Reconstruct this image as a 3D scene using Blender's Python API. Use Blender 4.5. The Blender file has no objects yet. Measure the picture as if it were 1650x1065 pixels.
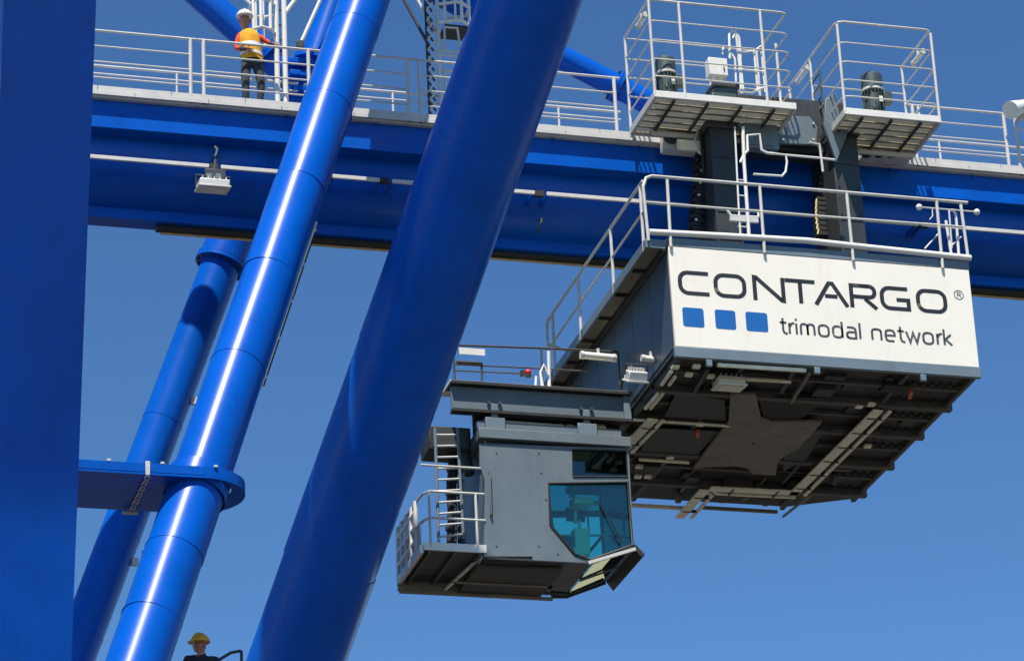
import bpy, bmesh, math, random
from mathutils import Vector, Matrix
from mathutils.geometry import tessellate_polygon
random.seed(7)
SC = bpy.context.scene
COL = SC.collection
R = math.radians

# ------------------------------------------------------------------ camera
PITCH, ROLL, YAW, FPX = R(23.9), R(2.83), R(16.59), 5500.0
EYE = Vector((0, 0, 1.7))
_v = Vector((math.sin(YAW)*math.cos(PITCH), math.cos(YAW)*math.cos(PITCH), math.sin(PITCH)))
_r = Vector((math.cos(YAW), -math.sin(YAW), 0)); _u = _r.cross(_v)
_r, _u = math.cos(ROLL)*_r - math.sin(ROLL)*_u, math.sin(ROLL)*_r + math.cos(ROLL)*_u
cd = bpy.data.cameras.new('camera'); cam = bpy.data.objects.new('camera', cd); COL.objects.link(cam)
cam.matrix_world = Matrix(((_r.x, _u.x, -_v.x, EYE.x), (_r.y, _u.y, -_v.y, EYE.y), (_r.z, _u.z, -_v.z, EYE.z), (0, 0, 0, 1)))
cd.sensor_width = 36; cd.lens = 36*FPX/1650; cd.clip_end = 5000
SC.camera = cam

# ------------------------------------------------------------------ sky, sun, exposure
SUN = Vector((-.205, -.41, .89)).normalized()
w = bpy.data.worlds.new('World'); SC.world = w; w.use_nodes = True
nt = w.node_tree
sky = nt.nodes.new('ShaderNodeTexSky'); sky.sky_type = 'NISHITA'; sky.sun_disc = False
sky.sun_elevation = math.asin(SUN.z); sky.sun_rotation = math.atan2(SUN.x, SUN.y)
sky.air_density = 1.0; sky.dust_density = 0.0; sky.ozone_density = 4.0; sky.altitude = 100
bg = nt.nodes['Background']; gm = nt.nodes.new('ShaderNodeGamma'); gm.inputs[1].default_value = 1.42
tn = nt.nodes.new('ShaderNodeMix'); tn.data_type = 'RGBA'; tn.blend_type = 'MULTIPLY'; tn.inputs[0].default_value = 1; tn.inputs[7].default_value = (.84, .985, .97, 1)
nt.links.new(sky.outputs[0], gm.inputs[0]); nt.links.new(gm.outputs[0], tn.inputs[6]); nt.links.new(tn.outputs[2], bg.inputs[0]); bg.inputs[1].default_value = 0.0500
sl = bpy.data.lights.new('sun', 'SUN'); sl.energy = 5.0; sl.angle = R(.53); sl.color = (1, .93, .82)
so = bpy.data.objects.new('sun', sl); COL.objects.link(so); so.rotation_euler = SUN.to_track_quat('Z', 'Y').to_euler()
so.location = (0, -20, 80)
SC.view_settings.view_transform = 'Standard'; SC.view_settings.look = 'None'
SC.view_settings.exposure = 0.62; SC.view_settings.gamma = 1

# ------------------------------------------------------------------ helpers
def U(px, py, X=None, Y=None, Z=None):
    """point of the place seen at a spot of the photograph, on the plane X, Y or Z = value"""
    d = _v*FPX + _r*(px-825) - _u*(py-532.5)
    t = (Y-EYE.y)/d.y if Y is not None else (Z-EYE.z)/d.z if Z is not None else (X-EYE.x)/d.x
    return EYE + d*t

def mat(name, col, rough=.5, metal=0, var=.12, scale=3.0, bump=0.0, bscale=30, coat=0, spec=.5, dirt=None, dirt_amt=.0):
    m = bpy.data.materials.new(name); m.use_nodes = True; n = m.node_tree.nodes; l = m.node_tree.links
    b = n['Principled BSDF']
    tc = n.new('ShaderNodeTexCoord'); nz = n.new('ShaderNodeTexNoise')
    nz.inputs['Scale'].default_value = scale; nz.inputs['Detail'].default_value = 6; nz.inputs['Roughness'].default_value = .65
    geo = n.new('ShaderNodeNewGeometry'); l.new(geo.outputs['Position'], nz.inputs['Vector'])
    cr = n.new('ShaderNodeValToRGB'); cr.color_ramp.elements[0].position = .3; cr.color_ramp.elements[1].position = .72
    cr.color_ramp.elements[0].color = tuple(c*(1-var) for c in col)+(1,)
    cr.color_ramp.elements[1].color = tuple(min(1, c*(1+var*.6)) for c in col)+(1,)
    l.new(nz.outputs['Fac'], cr.inputs['Fac']); out = cr.outputs['Color']
    if dirt:
        nd = n.new('ShaderNodeTexNoise'); nd.inputs['Scale'].default_value = 1.7; nd.inputs['Detail'].default_value = 10; nd.inputs['Roughness'].default_value = .75
        mp = n.new('ShaderNodeMapping'); mp.inputs['Scale'].default_value = (3, 3, .5)
        l.new(geo.outputs['Position'], mp.inputs['Vector']); l.new(mp.outputs[0], nd.inputs['Vector'])
        r2 = n.new('ShaderNodeValToRGB'); r2.color_ramp.elements[0].position = .55; r2.color_ramp.elements[1].position = .8
        r2.color_ramp.elements[0].color = (0, 0, 0, 1); r2.color_ramp.elements[1].color = (dirt_amt,)*3+(1,)
        l.new(nd.outputs['Fac'], r2.inputs['Fac'])
        mx = n.new('ShaderNodeMix'); mx.data_type = 'RGBA'; l.new(r2.outputs[0], mx.inputs[0]); l.new(out, mx.inputs[6])
        mx.inputs[7].default_value = tuple(dirt)+(1,); out = mx.outputs[2]
    l.new(out, b.inputs['Base Color'])
    b.inputs['Metallic'].default_value = metal; b.inputs['Coat Weight'].default_value = coat; b.inputs['Coat Roughness'].default_value = .12
    b.inputs['Specular IOR Level'].default_value = spec
    mr = n.new('ShaderNodeMapRange'); mr.inputs[3].default_value = rough*.85; mr.inputs[4].default_value = min(1, rough*1.25)
    l.new(nz.outputs['Fac'], mr.inputs[0]); l.new(mr.outputs[0], b.inputs['Roughness'])
    if bump:
        nb = n.new('ShaderNodeTexNoise'); nb.inputs['Scale'].default_value = bscale; nb.inputs['Detail'].default_value = 3
        l.new(geo.outputs['Position'], nb.inputs['Vector'])
        bp = n.new('ShaderNodeBump'); bp.inputs['Strength'].default_value = bump; bp.inputs['Distance'].default_value = .02
        l.new(nb.outputs['Fac'], bp.inputs['Height']); l.new(bp.outputs[0], b.inputs['Normal'])
    return m

def glassmat(name, tint, fac=.12):
    m = bpy.data.materials.new(name); m.use_nodes = True; n = m.node_tree.nodes; l = m.node_tree.links
    n.remove(n['Principled BSDF']); o = n['Material Output']
    t = n.new('ShaderNodeBsdfTransparent'); t.inputs[0].default_value = tint+(1,)
    g = n.new('ShaderNodeBsdfGlossy'); g.inputs['Roughness'].default_value = .02
    f = n.new('ShaderNodeFresnel'); f.inputs[0].default_value = 1.5
    a = n.new('ShaderNodeMath'); a.operation = 'ADD'; a.inputs[1].default_value = fac; l.new(f.outputs[0], a.inputs[0])
    mx = n.new('ShaderNodeMixShader'); l.new(a.outputs[0], mx.inputs[0]); l.new(t.outputs[0], mx.inputs[1]); l.new(g.outputs[0], mx.inputs[2])
    l.new(mx.outputs[0], o.inputs[0]); return m

M = dict(
    blue=mat('blue_paint', (.0002, .082, .445), .29, var=.16, scale=.9, bump=.06, bscale=1.8, spec=.19, dirt=(.006, .03, .16), dirt_amt=.55),
    galv=mat('galvanised_steel', (.52, .51, .48), .48, var=.15, scale=3, dirt=(.4, .37, .32), dirt_amt=.5),
    white=mat('white_enamel', (.66, .65, .61), .4, var=.06, scale=4, dirt=(.5, .46, .38), dirt_amt=.3),
    sign=mat('sign_white', (.755, .715, .635), .45, var=.03, scale=1.5, bump=.03, bscale=1.6, dirt=(.5, .45, .38), dirt_amt=.38),
    grey=mat('cabin_grey', (.115, .147, .17), .42, var=.12, scale=2.2, bump=.01, bscale=20, dirt=(.07, .075, .07), dirt_amt=.6),
    strip=mat('strip_grey', (.13, .175, .21), .4, var=.08, scale=3, dirt=(.08, .09, .1), dirt_amt=.5),
    wall=mat('wall_grey', (.048, .064, .083), .4, var=.12, scale=2, dirt=(.03, .035, .04), dirt_amt=.6),
    hang=mat('hanger_grey', (.026, .032, .035), .45, var=.2, scale=3, dirt=(.1, .09, .07), dirt_amt=.3),
    dark=mat('dark_steel', (.03, .036, .04), .5, var=.3, scale=5, dirt=(.08, .07, .055), dirt_amt=.6),
    black=mat('black_rubber', (.012, .012, .013), .6, var=.3, scale=6),
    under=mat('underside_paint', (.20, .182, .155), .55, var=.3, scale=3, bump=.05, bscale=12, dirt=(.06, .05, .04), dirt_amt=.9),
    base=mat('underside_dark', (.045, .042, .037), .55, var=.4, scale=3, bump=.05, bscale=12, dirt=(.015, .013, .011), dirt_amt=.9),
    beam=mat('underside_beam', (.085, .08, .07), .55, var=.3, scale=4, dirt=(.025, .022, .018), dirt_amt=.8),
    tray=mat('cable_tray', (.88, .83, .66), .5, var=.2, scale=7, dirt=(.25, .2, .12), dirt_amt=.8),
    motor=mat('motor_green', (.045, .07, .07), .45, var=.2, scale=8, dirt=(.02, .02, .02), dirt_amt=.6),
    rail=mat('rail_brown', (.62, .47, .26), .6, var=.3, scale=8),
    ink=mat('sign_ink', (.012, .013, .016), .45, var=.1),
    inkgrey=mat('sign_ink_grey', (.06, .062, .07), .45, var=.1),
    signblue=mat('sign_blue', (.005, .105, .36), .4, var=.05),
    red=mat('red_lens', (.6, .01, .01), .25, var=.1),
    orange=mat('orange_part', (.55, .07, .01), .5, var=.2),
    lens=mat('lamp_glass', (.72, .70, .55), .2, var=.15, scale=14),
    vest=mat('vest_yellow', (.70, .33, .012), .8, var=.25, scale=9),
    sleeve=mat('sleeve_red', (.62, .06, .015), .8, var=.25, scale=9),
    trousers=mat('trousers_dark', (.035, .045, .055), .85, var=.5, scale=12),
    skin=mat('skin', (.42, .2, .12), .55, var=.12, scale=12),
    helmet=mat('helmet_white', (.68, .67, .64), .3, var=.04),
    helmety=mat('helmet_yellow', (.78, .38, .01), .3, var=.06),
    jacket=mat('jacket_dark', (.012, .016, .024), .8, var=.4, scale=10),
    boot=mat('boot_leather', (.03, .024, .018), .6, var=.3),
    band=mat('reflective_band', (.75, .75, .72), .3, var=.1),
    eye=mat('eye_dark', (.02, .015, .012), .3),
    concrete=mat('concrete', (.062, .056, .045), .85, var=.25, scale=.15, dirt=(.05, .046, .04), dirt_amt=.7),
    glass=glassmat('teal_glass', (.58, .98, .90), .03),
    glassd=glassmat('dark_teal_glass', (.30, .66, .64), .04),
    seat=mat('seat_fabric', (.05, .06, .07), .8),
    screen=mat('console_light', (.6, .62, .6), .4),
)

class MB:
    def __init__(s): s.v = []; s.f = []; s.sm = []
    def add(s, vs, fs, smooth=False):
        o = len(s.v); s.v += [Vector(p) for p in vs]; s.f += [tuple(i+o for i in f) for f in fs]; s.sm += [smooth]*len(fs); return s
    def box(s, a, b, ch=0):
        x0, x1 = sorted((a[0], b[0])); y0, y1 = sorted((a[1], b[1])); z0, z1 = sorted((a[2], b[2]))
        return s.add([(x0,y0,z0),(x1,y0,z0),(x1,y1,z0),(x0,y1,z0),(x0,y0,z1),(x1,y0,z1),(x1,y1,z1),(x0,y1,z1)],
                     [(3,2,1,0),(4,5,6,7),(0,1,5,4),(1,2,6,5),(2,3,7,6),(3,0,4,7)])
    def beam(s, p, q, wx, wz, up=(0,0,1)):
        p, q = Vector(p), Vector(q); d = (q-p).normalized(); up = Vector(up)
        if abs(d.dot(up)) > .98: up = Vector((0, 1, 0))
        a = d.cross(up).normalized()*wx/2; b = a.cross(d).normalized()*wz/2
        vs = [e+i*a+j*b for e in (p, q) for i, j in ((-1,-1),(1,-1),(1,1),(-1,1))]
        return s.add(vs, [(0,1,2,3),(7,6,5,4),(0,4,5,1),(1,5,6,2),(2,6,7,3),(3,7,4,0)])
    def tube(s, p, q, r0, r1=None, n=10, caps=True):
        p, q = Vector(p), Vector(q); r1 = r0 if r1 is None else r1; d = (q-p).normalized()
        a = d.cross(Vector((0,0,1)) if abs(d.z) < .95 else Vector((1,0,0))).normalized(); b = d.cross(a)
        c = [a*math.cos(2*math.pi*k/n)+b*math.sin(2*math.pi*k/n) for k in range(n)]
        s.add([p+x*r0 for x in c]+[q+x*r1 for x in c], [(k, (k+1) % n, n+(k+1) % n, n+k) for k in range(n)], True)
        if caps:
            s.add([p+x*r0 for x in c], [tuple(range(n))[::-1]]); s.add([q+x*r1 for x in c], [tuple(range(n))])
        return s
    def pipe(s, pts, r, n=8, closed=False):
        pts = [Vector(p) for p in pts]; N = len(pts); rings = []
        prev = None
        for i, p in enumerate(pts):
            if closed: d = (pts[(i+1) % N]-pts[i-1]).normalized()
            else: d = ((pts[min(i+1, N-1)]-p).normalized()+(p-pts[max(i-1, 0)]).normalized()).normalized()
            if prev is None: a = d.cross(Vector((0,0,1)) if abs(d.z) < .9 else Vector((1,0,0))).normalized()
            else: a = (prev-d*prev.dot(d)).normalized()
            prev = a; b = d.cross(a)
            rings.append([p+(a*math.cos(2*math.pi*k/n)+b*math.sin(2*math.pi*k/n))*r for k in range(n)])
        vs = [x for g in rings for x in g]; fs = []
        for i in range(N if closed else N-1):
            j = (i+1) % N
            fs += [(i*n+k, i*n+(k+1) % n, j*n+(k+1) % n, j*n+k) for k in range(n)]
        s.add(vs, fs, True)
        if not closed: s.add(rings[0], [tuple(range(n))[::-1]]); s.add(rings[-1], [tuple(range(n))])
        return s
    def prism(s, pts, off):
        """planar polygon swept by a vector"""
        pts = [Vector(p) for p in pts]; n = len(pts); off = Vector(off)
        return s.add(pts+[p+off for p in pts], [tuple(range(n))[::-1], tuple(range(n, 2*n))]+[(k, (k+1) % n, n+(k+1) % n, n+k) for k in range(n)])
    def holed(s, outer, holes, off):
        off = Vector(off); loops = [[Vector(p) for p in outer]]+[[Vector(p) for p in h] for h in holes]
        tri = tessellate_polygon(loops); vs = [p for lo in loops for p in lo]; n = len(vs)
        s.add(vs+[p+off for p in vs], list(tri)+[tuple(i+n for i in t[::-1]) for t in tri])
        for lo in loops:
            k = len(lo); s.add(lo+[p+off for p in lo], [(i, (i+1) % k, k+(i+1) % k, k+i) for i in range(k)])
        return s
    def sphere(s, c, r, sc=(1,1,1), nu=10, nv=7, v0=0.0, v1=1.0):
        c = Vector(c); vs = []; fs = []
        for j in range(nv+1):
            t = math.pi*(v0+(v1-v0)*j/nv)
            for i in range(nu):
                p = 2*math.pi*i/nu; vs.append(c+Vector((r*sc[0]*math.sin(t)*math.cos(p), r*sc[1]*math.sin(t)*math.sin(p), r*sc[2]*math.cos(t))))
        for j in range(nv):
            fs += [(j*nu+i, (j+1)*nu+i, (j+1)*nu+(i+1) % nu, j*nu+(i+1) % nu) for i in range(nu)]
        return s.add(vs, fs, True)

def root_loc(p):
    while p.parent: p = p.parent
    return p.location.copy()

def part(name, mb, m, parent, bevel=0, label=None):
    loc = root_loc(parent); me = bpy.data.meshes.new(name)
    me.from_pydata([tuple(v-loc) for v in mb.v], [], mb.f)
    me.polygons.foreach_set('use_smooth', mb.sm); me.materials.append(M[m] if isinstance(m, str) else m)
    bm = bmesh.new(); bm.from_mesh(me); bmesh.ops.remove_doubles(bm, verts=bm.verts, dist=1e-5)
    bmesh.ops.recalc_face_normals(bm, faces=bm.faces); bm.to_mesh(me); bm.free()
    for e in me.edges: pass
    o = bpy.data.objects.new(name, me); COL.objects.link(o); o.parent = parent
    try: me.set_sharp_from_angle(angle=R(40))
    except Exception: pass
    if bevel:
        b = o.modifiers.new('bevel', 'BEVEL'); b.width = bevel; b.segments = 2; b.limit_method = 'ANGLE'; b.angle_limit = R(40)
    if label: o['label'] = label
    return o

def thing(name, label, cat, loc, group=None):
    o = bpy.data.objects.new(name, None); COL.objects.link(o); o.location = loc; o.empty_display_size = .3
    o['label'] = label; o['category'] = cat
    if group: o['group'] = group
    return o

def arc(c, a, b, r, t0, t1, n):
    return [Vector(c)+(Vector(a)*math.cos(t0+(t1-t0)*k/n)+Vector(b)*math.sin(t0+(t1-t0)*k/n))*r for k in range(n+1)]

def V_(x): return Vector((x, 0, 0))
def px(pts, **k): return [U(x, y, **k) for x, y in pts]

# ------------------------------------------------------------------ setting: the ground of the yard
g = bpy.data.meshes.new('ground'); g.from_pydata([(-600,-600,0),(600,-600,0),(600,900,0),(-600,900,0)], [], [(0,1,2,3)])
g.materials.append(M['concrete']); go = bpy.data.objects.new('ground', g); COL.objects.link(go); go['kind'] = 'structure'

# ------------------------------------------------------------------ crane legs
def tubular_leg(label, p_lo, p_hi, dia, seams, group, dia_lo=None, jit=.011):
    """sloping tube of welded sections; seams = distances along p_lo..p_hi where two sections meet"""
    p_lo, p_hi = Vector(p_lo), Vector(p_hi); d = (p_hi-p_lo).normalized()
    foot = p_lo-d*(p_lo.z/d.z); t = thing('tubular_leg', label, 'crane leg', foot, group)
    L0 = (p_lo-foot).length; top = (p_hi-foot).length+7
    cuts = [0]+sorted(L0+s for s in seams)+[top]
    side = d.cross(Vector((0, 1, 0))).normalized()
    def rad(c):
        k = min(1, max(0, (c-L0)/(p_hi-p_lo).length)); return ((dia_lo or dia)*(1-k)+dia*k)/2
    for a, b in zip(cuts[:-1], cuts[1:]):
        e = side*random.uniform(-jit, jit); e2 = side*random.uniform(-jit, jit)
        part('tube_section', MB().tube(foot+d*(a+.003)+e, foot+d*(b-.003)+e2, rad(a), rad(b)*random.uniform(.996, 1.004), 56), 'blue', t)
    for c in cuts[1:-1]:
        part('weld_seam', MB().tube(foot+d*(c-.006), foot+d*(c+.006), rad(c)+.006, None, 48), 'blue', t)
    return t, foot, d

A_hi, A_lo = U(586.5, 0, Y=46.7), U(221, 1065, Y=43.3)
def along(hi, lo, y): return (hi-lo).length*(1065-y)/1065
legA, Af, Ad = tubular_leg('slim bright blue sloping tube held by the collar plate, left of the wide dark tube', A_lo, A_hi, .795,
                  [along(A_hi, A_lo, y) for y in (60, 203, 346, 493, 640, 918, 1010)], 'tubular crane legs', .835)
# cable conduit strapped to the back right of the slim tube
sd = Ad.cross(Vector((0, 1, 0))).normalized(); sd = -sd if sd.x < 0 else sd
def onA(y, k): 
    p = A_hi.lerp(A_lo, y/1065); return p+sd*k
part('cable_conduit', MB().pipe([onA(y, .415)+Vector((0, .12, 0)) for y in (380, 470, 560, 650)], .022, 8), 'tray', legA)
part('cable', MB().pipe([onA(y, .45)+Vector((0, .16, 0)) for y in (384, 470, 560, 644)], .014, 6), 'black', legA)
for y in (392, 450, 510, 570, 632):
    part('conduit_clip', MB().beam(onA(y, .36)+Vector((0, .12, 0)), onA(y, .455)+Vector((0, .15, 0)), .05, .05), 'galv', legA)
for y, k in ((203, .39), (346, .39), (690, -.1), (820, .15), (930, -.39)):
    part('lifting_lug', MB().box(onA(y, k)+Vector((-.035, -.02-.3*(abs(k) < .3), -.05)), onA(y, k)+Vector((.035, .02-.3*(abs(k) < .3), .05))), 'blue', legA, .008)

B_hi, B_lo = U(853.5, 0, Y=42.9), U(476.5, 1065, Y=49.6)
Bdia = 157/FPX*(((B_hi+B_lo)/2-EYE).dot(_v))
legB, Bf, Bd = tubular_leg('wide dark blue sloping tube in shade in front of the cabin', B_lo, B_hi, Bdia,
                  [along(B_hi, B_lo, y) for y in (225, 555, 905)], 'tubular crane legs')
C_hi, C_lo = U(356, 428, Y=53.0), U(140, 1005, Y=53.0)
Cd = (C_hi-C_lo).normalized(); Cfoot = C_lo-Cd*(C_lo.z/Cd.z)
legC = thing('tubular_leg', 'thin far blue tube running down behind the collar plate from the girder', 'crane leg', Cfoot, 'tubular crane legs')
CL = (C_hi-Cfoot).length; prev = 0
for c in [CL-7.3, CL-5.4, CL-3.2, CL-1.35, CL]:
    part('tube_section', MB().tube(Cfoot+Cd*(prev+.003), Cfoot+Cd*(c-.003), .345, None, 40), 'blue', legC)
    if c < CL: part('weld_seam', MB().tube(Cfoot+Cd*(c-.006), Cfoot+Cd*(c+.006), .35, None, 40), 'blue', legC)
    prev = c
col = part('flange_collar', MB().tube(C_hi-Cd*.02, C_hi+Cd*.05, .46, None, 40), 'blue', legC)
part('flange_collar', MB().tube(C_hi+Cd*.054, C_hi+Cd*.12, .46, None, 40), 'blue', legC)
for k in range(14):
    a = 2*math.pi*k/14; e1 = Cd.cross(Vector((0, 1, 0))).normalized(); e2 = Cd.cross(e1)
    q = C_hi+(e1*math.cos(a)+e2*math.sin(a))*.41
    part('flange_bolt', MB().tube(q-Cd*.05, q+Cd*.15, .022, None, 6), 'dark', col)
part('head_stub', MB().tube(C_hi+Cd*.12, C_hi+Cd*2.6, .42, None, 40), 'blue', legC)
for y in (646, 905):
    q = U(356-(y-428)*.366+34, y, Y=52.9)
    part('lifting_lug', MB().box(q+Vector((-.04, -.03, -.07)), q+Vector((.08, .03, .07))), 'galv', legC, .01)

# flat-sided box pylon on the left, raked towards the viewer at the top
rows = []
for py_ in (-160, 0, 400, 800, 1100, 1500):
    Yq = 40.3-2.2*(1065-py_)/1065
    rows.append((U(6-40*py_/1065, py_, Y=Yq), U(155-40*py_/1065, py_, Y=Yq)))
rows.append((Vector((rows[-1][0].x-.2, rows[-1][0].y+.2, 0)), Vector((rows[-1][1].x-.2, rows[-1][1].y+.2, 0))))
pyl = thing('box_pylon', 'flat dark blue box pylon along the left edge', 'crane pylon', (rows[-1][1].x-.6, rows[-1][0].y+.8, 0))
def pyl_section(rr):
    mb = MB(); n_ = len(rr); g_ = Vector((0, .9, 0))
    loops = [[a_ for a_, b_ in rr], [b_ for a_, b_ in rr], [b_+g_ for a_, b_ in rr], [a_+g_ for a_, b_ in rr]]
    for i in range(4):
        A1, B1 = loops[i], loops[(i+1) % 4]
        mb.add(A1+B1, [(k, k+1, n_+k+1, n_+k) for k in range(n_-1)], True)
    for k in (0, n_-1): mb.add([lo[k] for lo in loops], [(0, 1, 2, 3)])
    return mb
for r0, r1 in ((0, 1), (1, 3), (3, 6)): part('plate_section', pyl_section(rows[r0:r1+1]), 'blue', pyl)

# collar plate tying the pylon to the slim tube
def Aat(z): return Af+Ad*((z)/Ad.z)
zb = U(340, 774, Y=43.65).z
ca = Aat(zb+.1)
Rr = .70
tie = thing('collar_plate', 'horizontal blue collar plate clasping the slim tube beside the pylon', 'tie bracket', (ca.x-1.2, ca.y, zb))
xl = 4.6
cc = Vector((ca.x, ca.y+.17, zb))
ring = arc(cc, (1,0,0), (0,1,0), Rr, -math.pi/2, math.pi/2, 28)
outer = [Vector((xl, cc.y-Rr, zb))]+ring+[Vector((xl, cc.y+Rr, zb))]
hole = arc((ca.x, ca.y, zb), (1,0,0), (0,1,0), .475, 0, 2*math.pi-.001, 40)[:-1]
part('bottom_plate', MB().holed(outer, [hole], (0, 0, .03)), 'blue', tie)
part('front_flange', MB().box((xl, cc.y-Rr-.004, zb+.034), (ca.x, cc.y-Rr+.03, zb+.17)), 'blue', tie, .006)
part('back_flange', MB().box((xl, cc.y+Rr-.03, zb+.034), (ca.x, cc.y+Rr, zb+.17)), 'blue', tie)
mb = MB(); r1 = arc((ca.x, cc.y, zb+.034), (1,0,0), (0,1,0), Rr, -math.pi/2, math.pi/2, 28); r2 = arc((ca.x, cc.y, zb+.034), (1,0,0), (0,1,0), Rr-.03, -math.pi/2, math.pi/2, 28)
n = len(r1); z_ = Vector((0, 0, .136))
mb.add(r1+r2+[p+z_ for p in r1]+[p+z_ for p in r2], [f for k in range(n-1) for f in ((k, k+1, 2*n+k+1, 2*n+k), (n+k+1, n+k, 3*n+k, 3*n+k+1), (k+1, k, n+k, n+k+1), (2*n+k, 2*n+k+1, 3*n+k+1, 3*n+k))], True)
part('collar_rim', mb, 'blue', tie)
part('collar_sleeve', MB().tube(Aat(zb-.10), Aat(zb+.23), .455, None, 48, False), 'blue', tie)
cx_ = U(238, 750, Y=cc.y-Rr).x
strap = part('strap', MB().box((cx_-.035, cc.y-Rr-.03, zb-.02), (cx_+.03, cc.y-Rr-.006, zb+.19)), 'galv', tie, .006)
for k in range(11):
    y = cc.y-Rr+.05+k*.125
    part('chain_link', MB().pipe([(cx_+.032*math.cos(t), y+.07*math.sin(t), zb-.03-.015*(k % 2)) for t in [i*math.pi/4 for i in range(8)]], .009, 6, True), 'galv', tie)
part('shackle', MB().tube((cx_-.12, cc.y+Rr-.04, zb-.05), (cx_+.1, cc.y+Rr-.04, zb-.05), .03, None, 8), 'galv', tie)
for k in range(3):
    part('edge_lug', MB().box((xl+2.45+k*.75, cc.y-Rr-.01, zb+.17), (xl+2.50+k*.75, cc.y-Rr+.03, zb+.20)), 'galv', tie)

part('tie_arm', MB().box((5.0, 40.3, zb+.006), (5.75, cc.y-Rr-.01, zb+.19)), 'blue', tie, .01)

# added plates out of view, only to shade the pylon and the wide tube
ZU = 36.0
def up(p): return p+SUN*((ZU-p.z)/SUN.z)
def _sp(p): q = up(p); return Vector((q.x, q.y))
us = thing('shade_plates', 'blue plates added out of view to shade the pylon and the wide tube', 'walkway', (12, 40, ZU))
_a0, _a1, _b0, _b1 = _sp(A_lo), _sp(A_hi), _sp(B_lo), _sp(B_hi); _e, _f = _a1-_a0, _b1-_b0
kx = ((_a0-_b0).x*_e.y-(_a0-_b0).y*_e.x)/(_f.x*_e.y-_f.y*_e.x); gw_ = .46/_f.length
_n = Vector((-_f.y, _f.x)).normalized()*(Bdia/2+.12)
for k0, k1 in ((-.06, kx-gw_), (kx+gw_, 1.12)):
    c0, c1 = _b0.lerp(_b1, k0), _b0.lerp(_b1, k1)
    part('deck_or_shade_plate', MB().prism([(p.x, p.y, ZU) for p in (c0-_n, c1-_n, c1+_n, c0+_n)], (0, 0, .04)), 'blue', us)
lo_, hi_ = rows[3], rows[0]; kz = (17.15-lo_[0].z)/(hi_[0].z-lo_[0].z)
pts_ = [up(lo_[0].lerp(hi_[0], kz)), up(lo_[1].lerp(hi_[1], kz)), up(hi_[1]), up(hi_[0])]
pts_ = [pts_[0]-V_(.5), pts_[1]+V_(.12), pts_[2]+V_(.12), pts_[3]-V_(.5)]
part('deck_or_shade_plate', MB().prism(pts_, (0, 0, .04)), 'blue', us)

# ------------------------------------------------------------------ girder with its walkway
YW = 48.0; GX0, GX1 = 1.0, 34.0
WZ = 27.53
gir = thing('main_girder', 'long dark blue crane girder running across the whole picture', 'girder', (16, 49.3, 26))
YB = 48.145
zbreak = U(170, 206, Y=YB).z
Rg, gc = .86, Vector((0, 49.32, 26.95))
part('tube_body', MB().tube((GX0, gc.y, gc.z), (GX1, gc.y, gc.z), Rg, None, 96), 'blue', gir)
part('rail_box', MB().box((GX0, YB, zbreak), (GX1, 50.29, WZ-.03)), 'blue', gir, .012)
part('deck_or_shade_plate', MB().box((GX0, YW+.06, WZ-.026), (GX1, 50.3, WZ+.05)), 'galv', gir)
x = GX0; k = 0
while x < GX1:
    part('edge_plank', MB().box((x+.006, YW, WZ), (x+1.194, YW+.055, WZ+.07)), 'galv', gir)
    part('toe_board', MB().box((x+.606, YW+.012, WZ+.074), (x+1.794, YW+.03, WZ+.16)), 'galv', gir)
    x += 1.2
for x in [GX0+.7+1.5*k for k in range(22)]:
    part('gusset', MB().prism([(x, YW+.1, WZ-.03), (x, YB-.002, WZ-.03), (x, YB-.002, WZ-.17)], (.012, 0, 0)), 'blue', gir)
xr = U(250, 366, Y=49.45).x
zr = U(800, 412, Y=49.3).z
part('bottom_flange', MB().box((GX0, 49.16, zr+.084), (GX1, 49.5, gc.z-Rg+.02)), 'blue', gir)
part('bottom_rail', MB().box((xr, 49.26, zr+.02), (GX1, 49.46, zr+.08)), 'black', gir, .01)
part('rail_cap', MB().box((xr+.08, 49.42, zr-.002), (GX1, 49.47, zr+.017)), 'rail', gir)
YR = 48.16
def barz(x): return U(147, 252.5, Y=YR).z
bz = U(831, 308.5, Y=YR).z
segs = [(60, 337), (356, 520), (536, 612), (632, 750), (752, 862), (881, 1180), (1184, 1480), (1484, 1800)]
for a, b in segs:
    xa, xb = U(a, 245+a*.082, Y=YR).x, U(b, 245+b*.082, Y=YR).x
    part('conductor_bar', MB().box((xa, YR-.02, bz-.036), (xb, YR+.02, bz+.034)), 'galv', gir, .008)
    for xx in (xa+.02, xb-.02):
        part('bar_bracket', MB().box((xx-.02, YR+.024, bz-.03), (xx+.02, gc.y-.66, bz+.03)), 'blue', gir)
    part('joint_cover', MB().box((xb+.01, YR-.01, bz-.05), (U(b+16, 245+b*.082, Y=YR).x-.01, YR+.06, bz+.05)), 'black', gir)
for x, y in ((870, 362), (1493, 700)):
    if y < 500:
        q = U(x, y, Y=48.5)
        part('cable_hook', MB().pipe([q+Vector((.03, .15, .14)), q+Vector((.03, -.02, .1)), q+Vector((0, -.06, 0)), q+Vector((-.03, -.02, -.1)), q+Vector((-.03, .1, -.12))], .016, 6), 'dark', gir)

# ------------------------------------------------------------------ railings
def railing(label, posts, rails, loc, m='galv', pr=.024, rr=.018, top_r=.024, group=None, name='guard_railing'):
    """posts: (foot, head) pairs; rails: polylines, the first ones in the list named top_rail"""
    t = thing(name, label, 'railing', loc, group)
    for a, b in posts: part('post', MB().tube(a, b, pr, None, 8), m, t)
    for i, r in enumerate(rails):
        part('top_rail' if i == 0 else 'middle_rail', MB().pipe(r, top_r if i == 0 else rr, 8), m, t)
    return t

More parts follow.
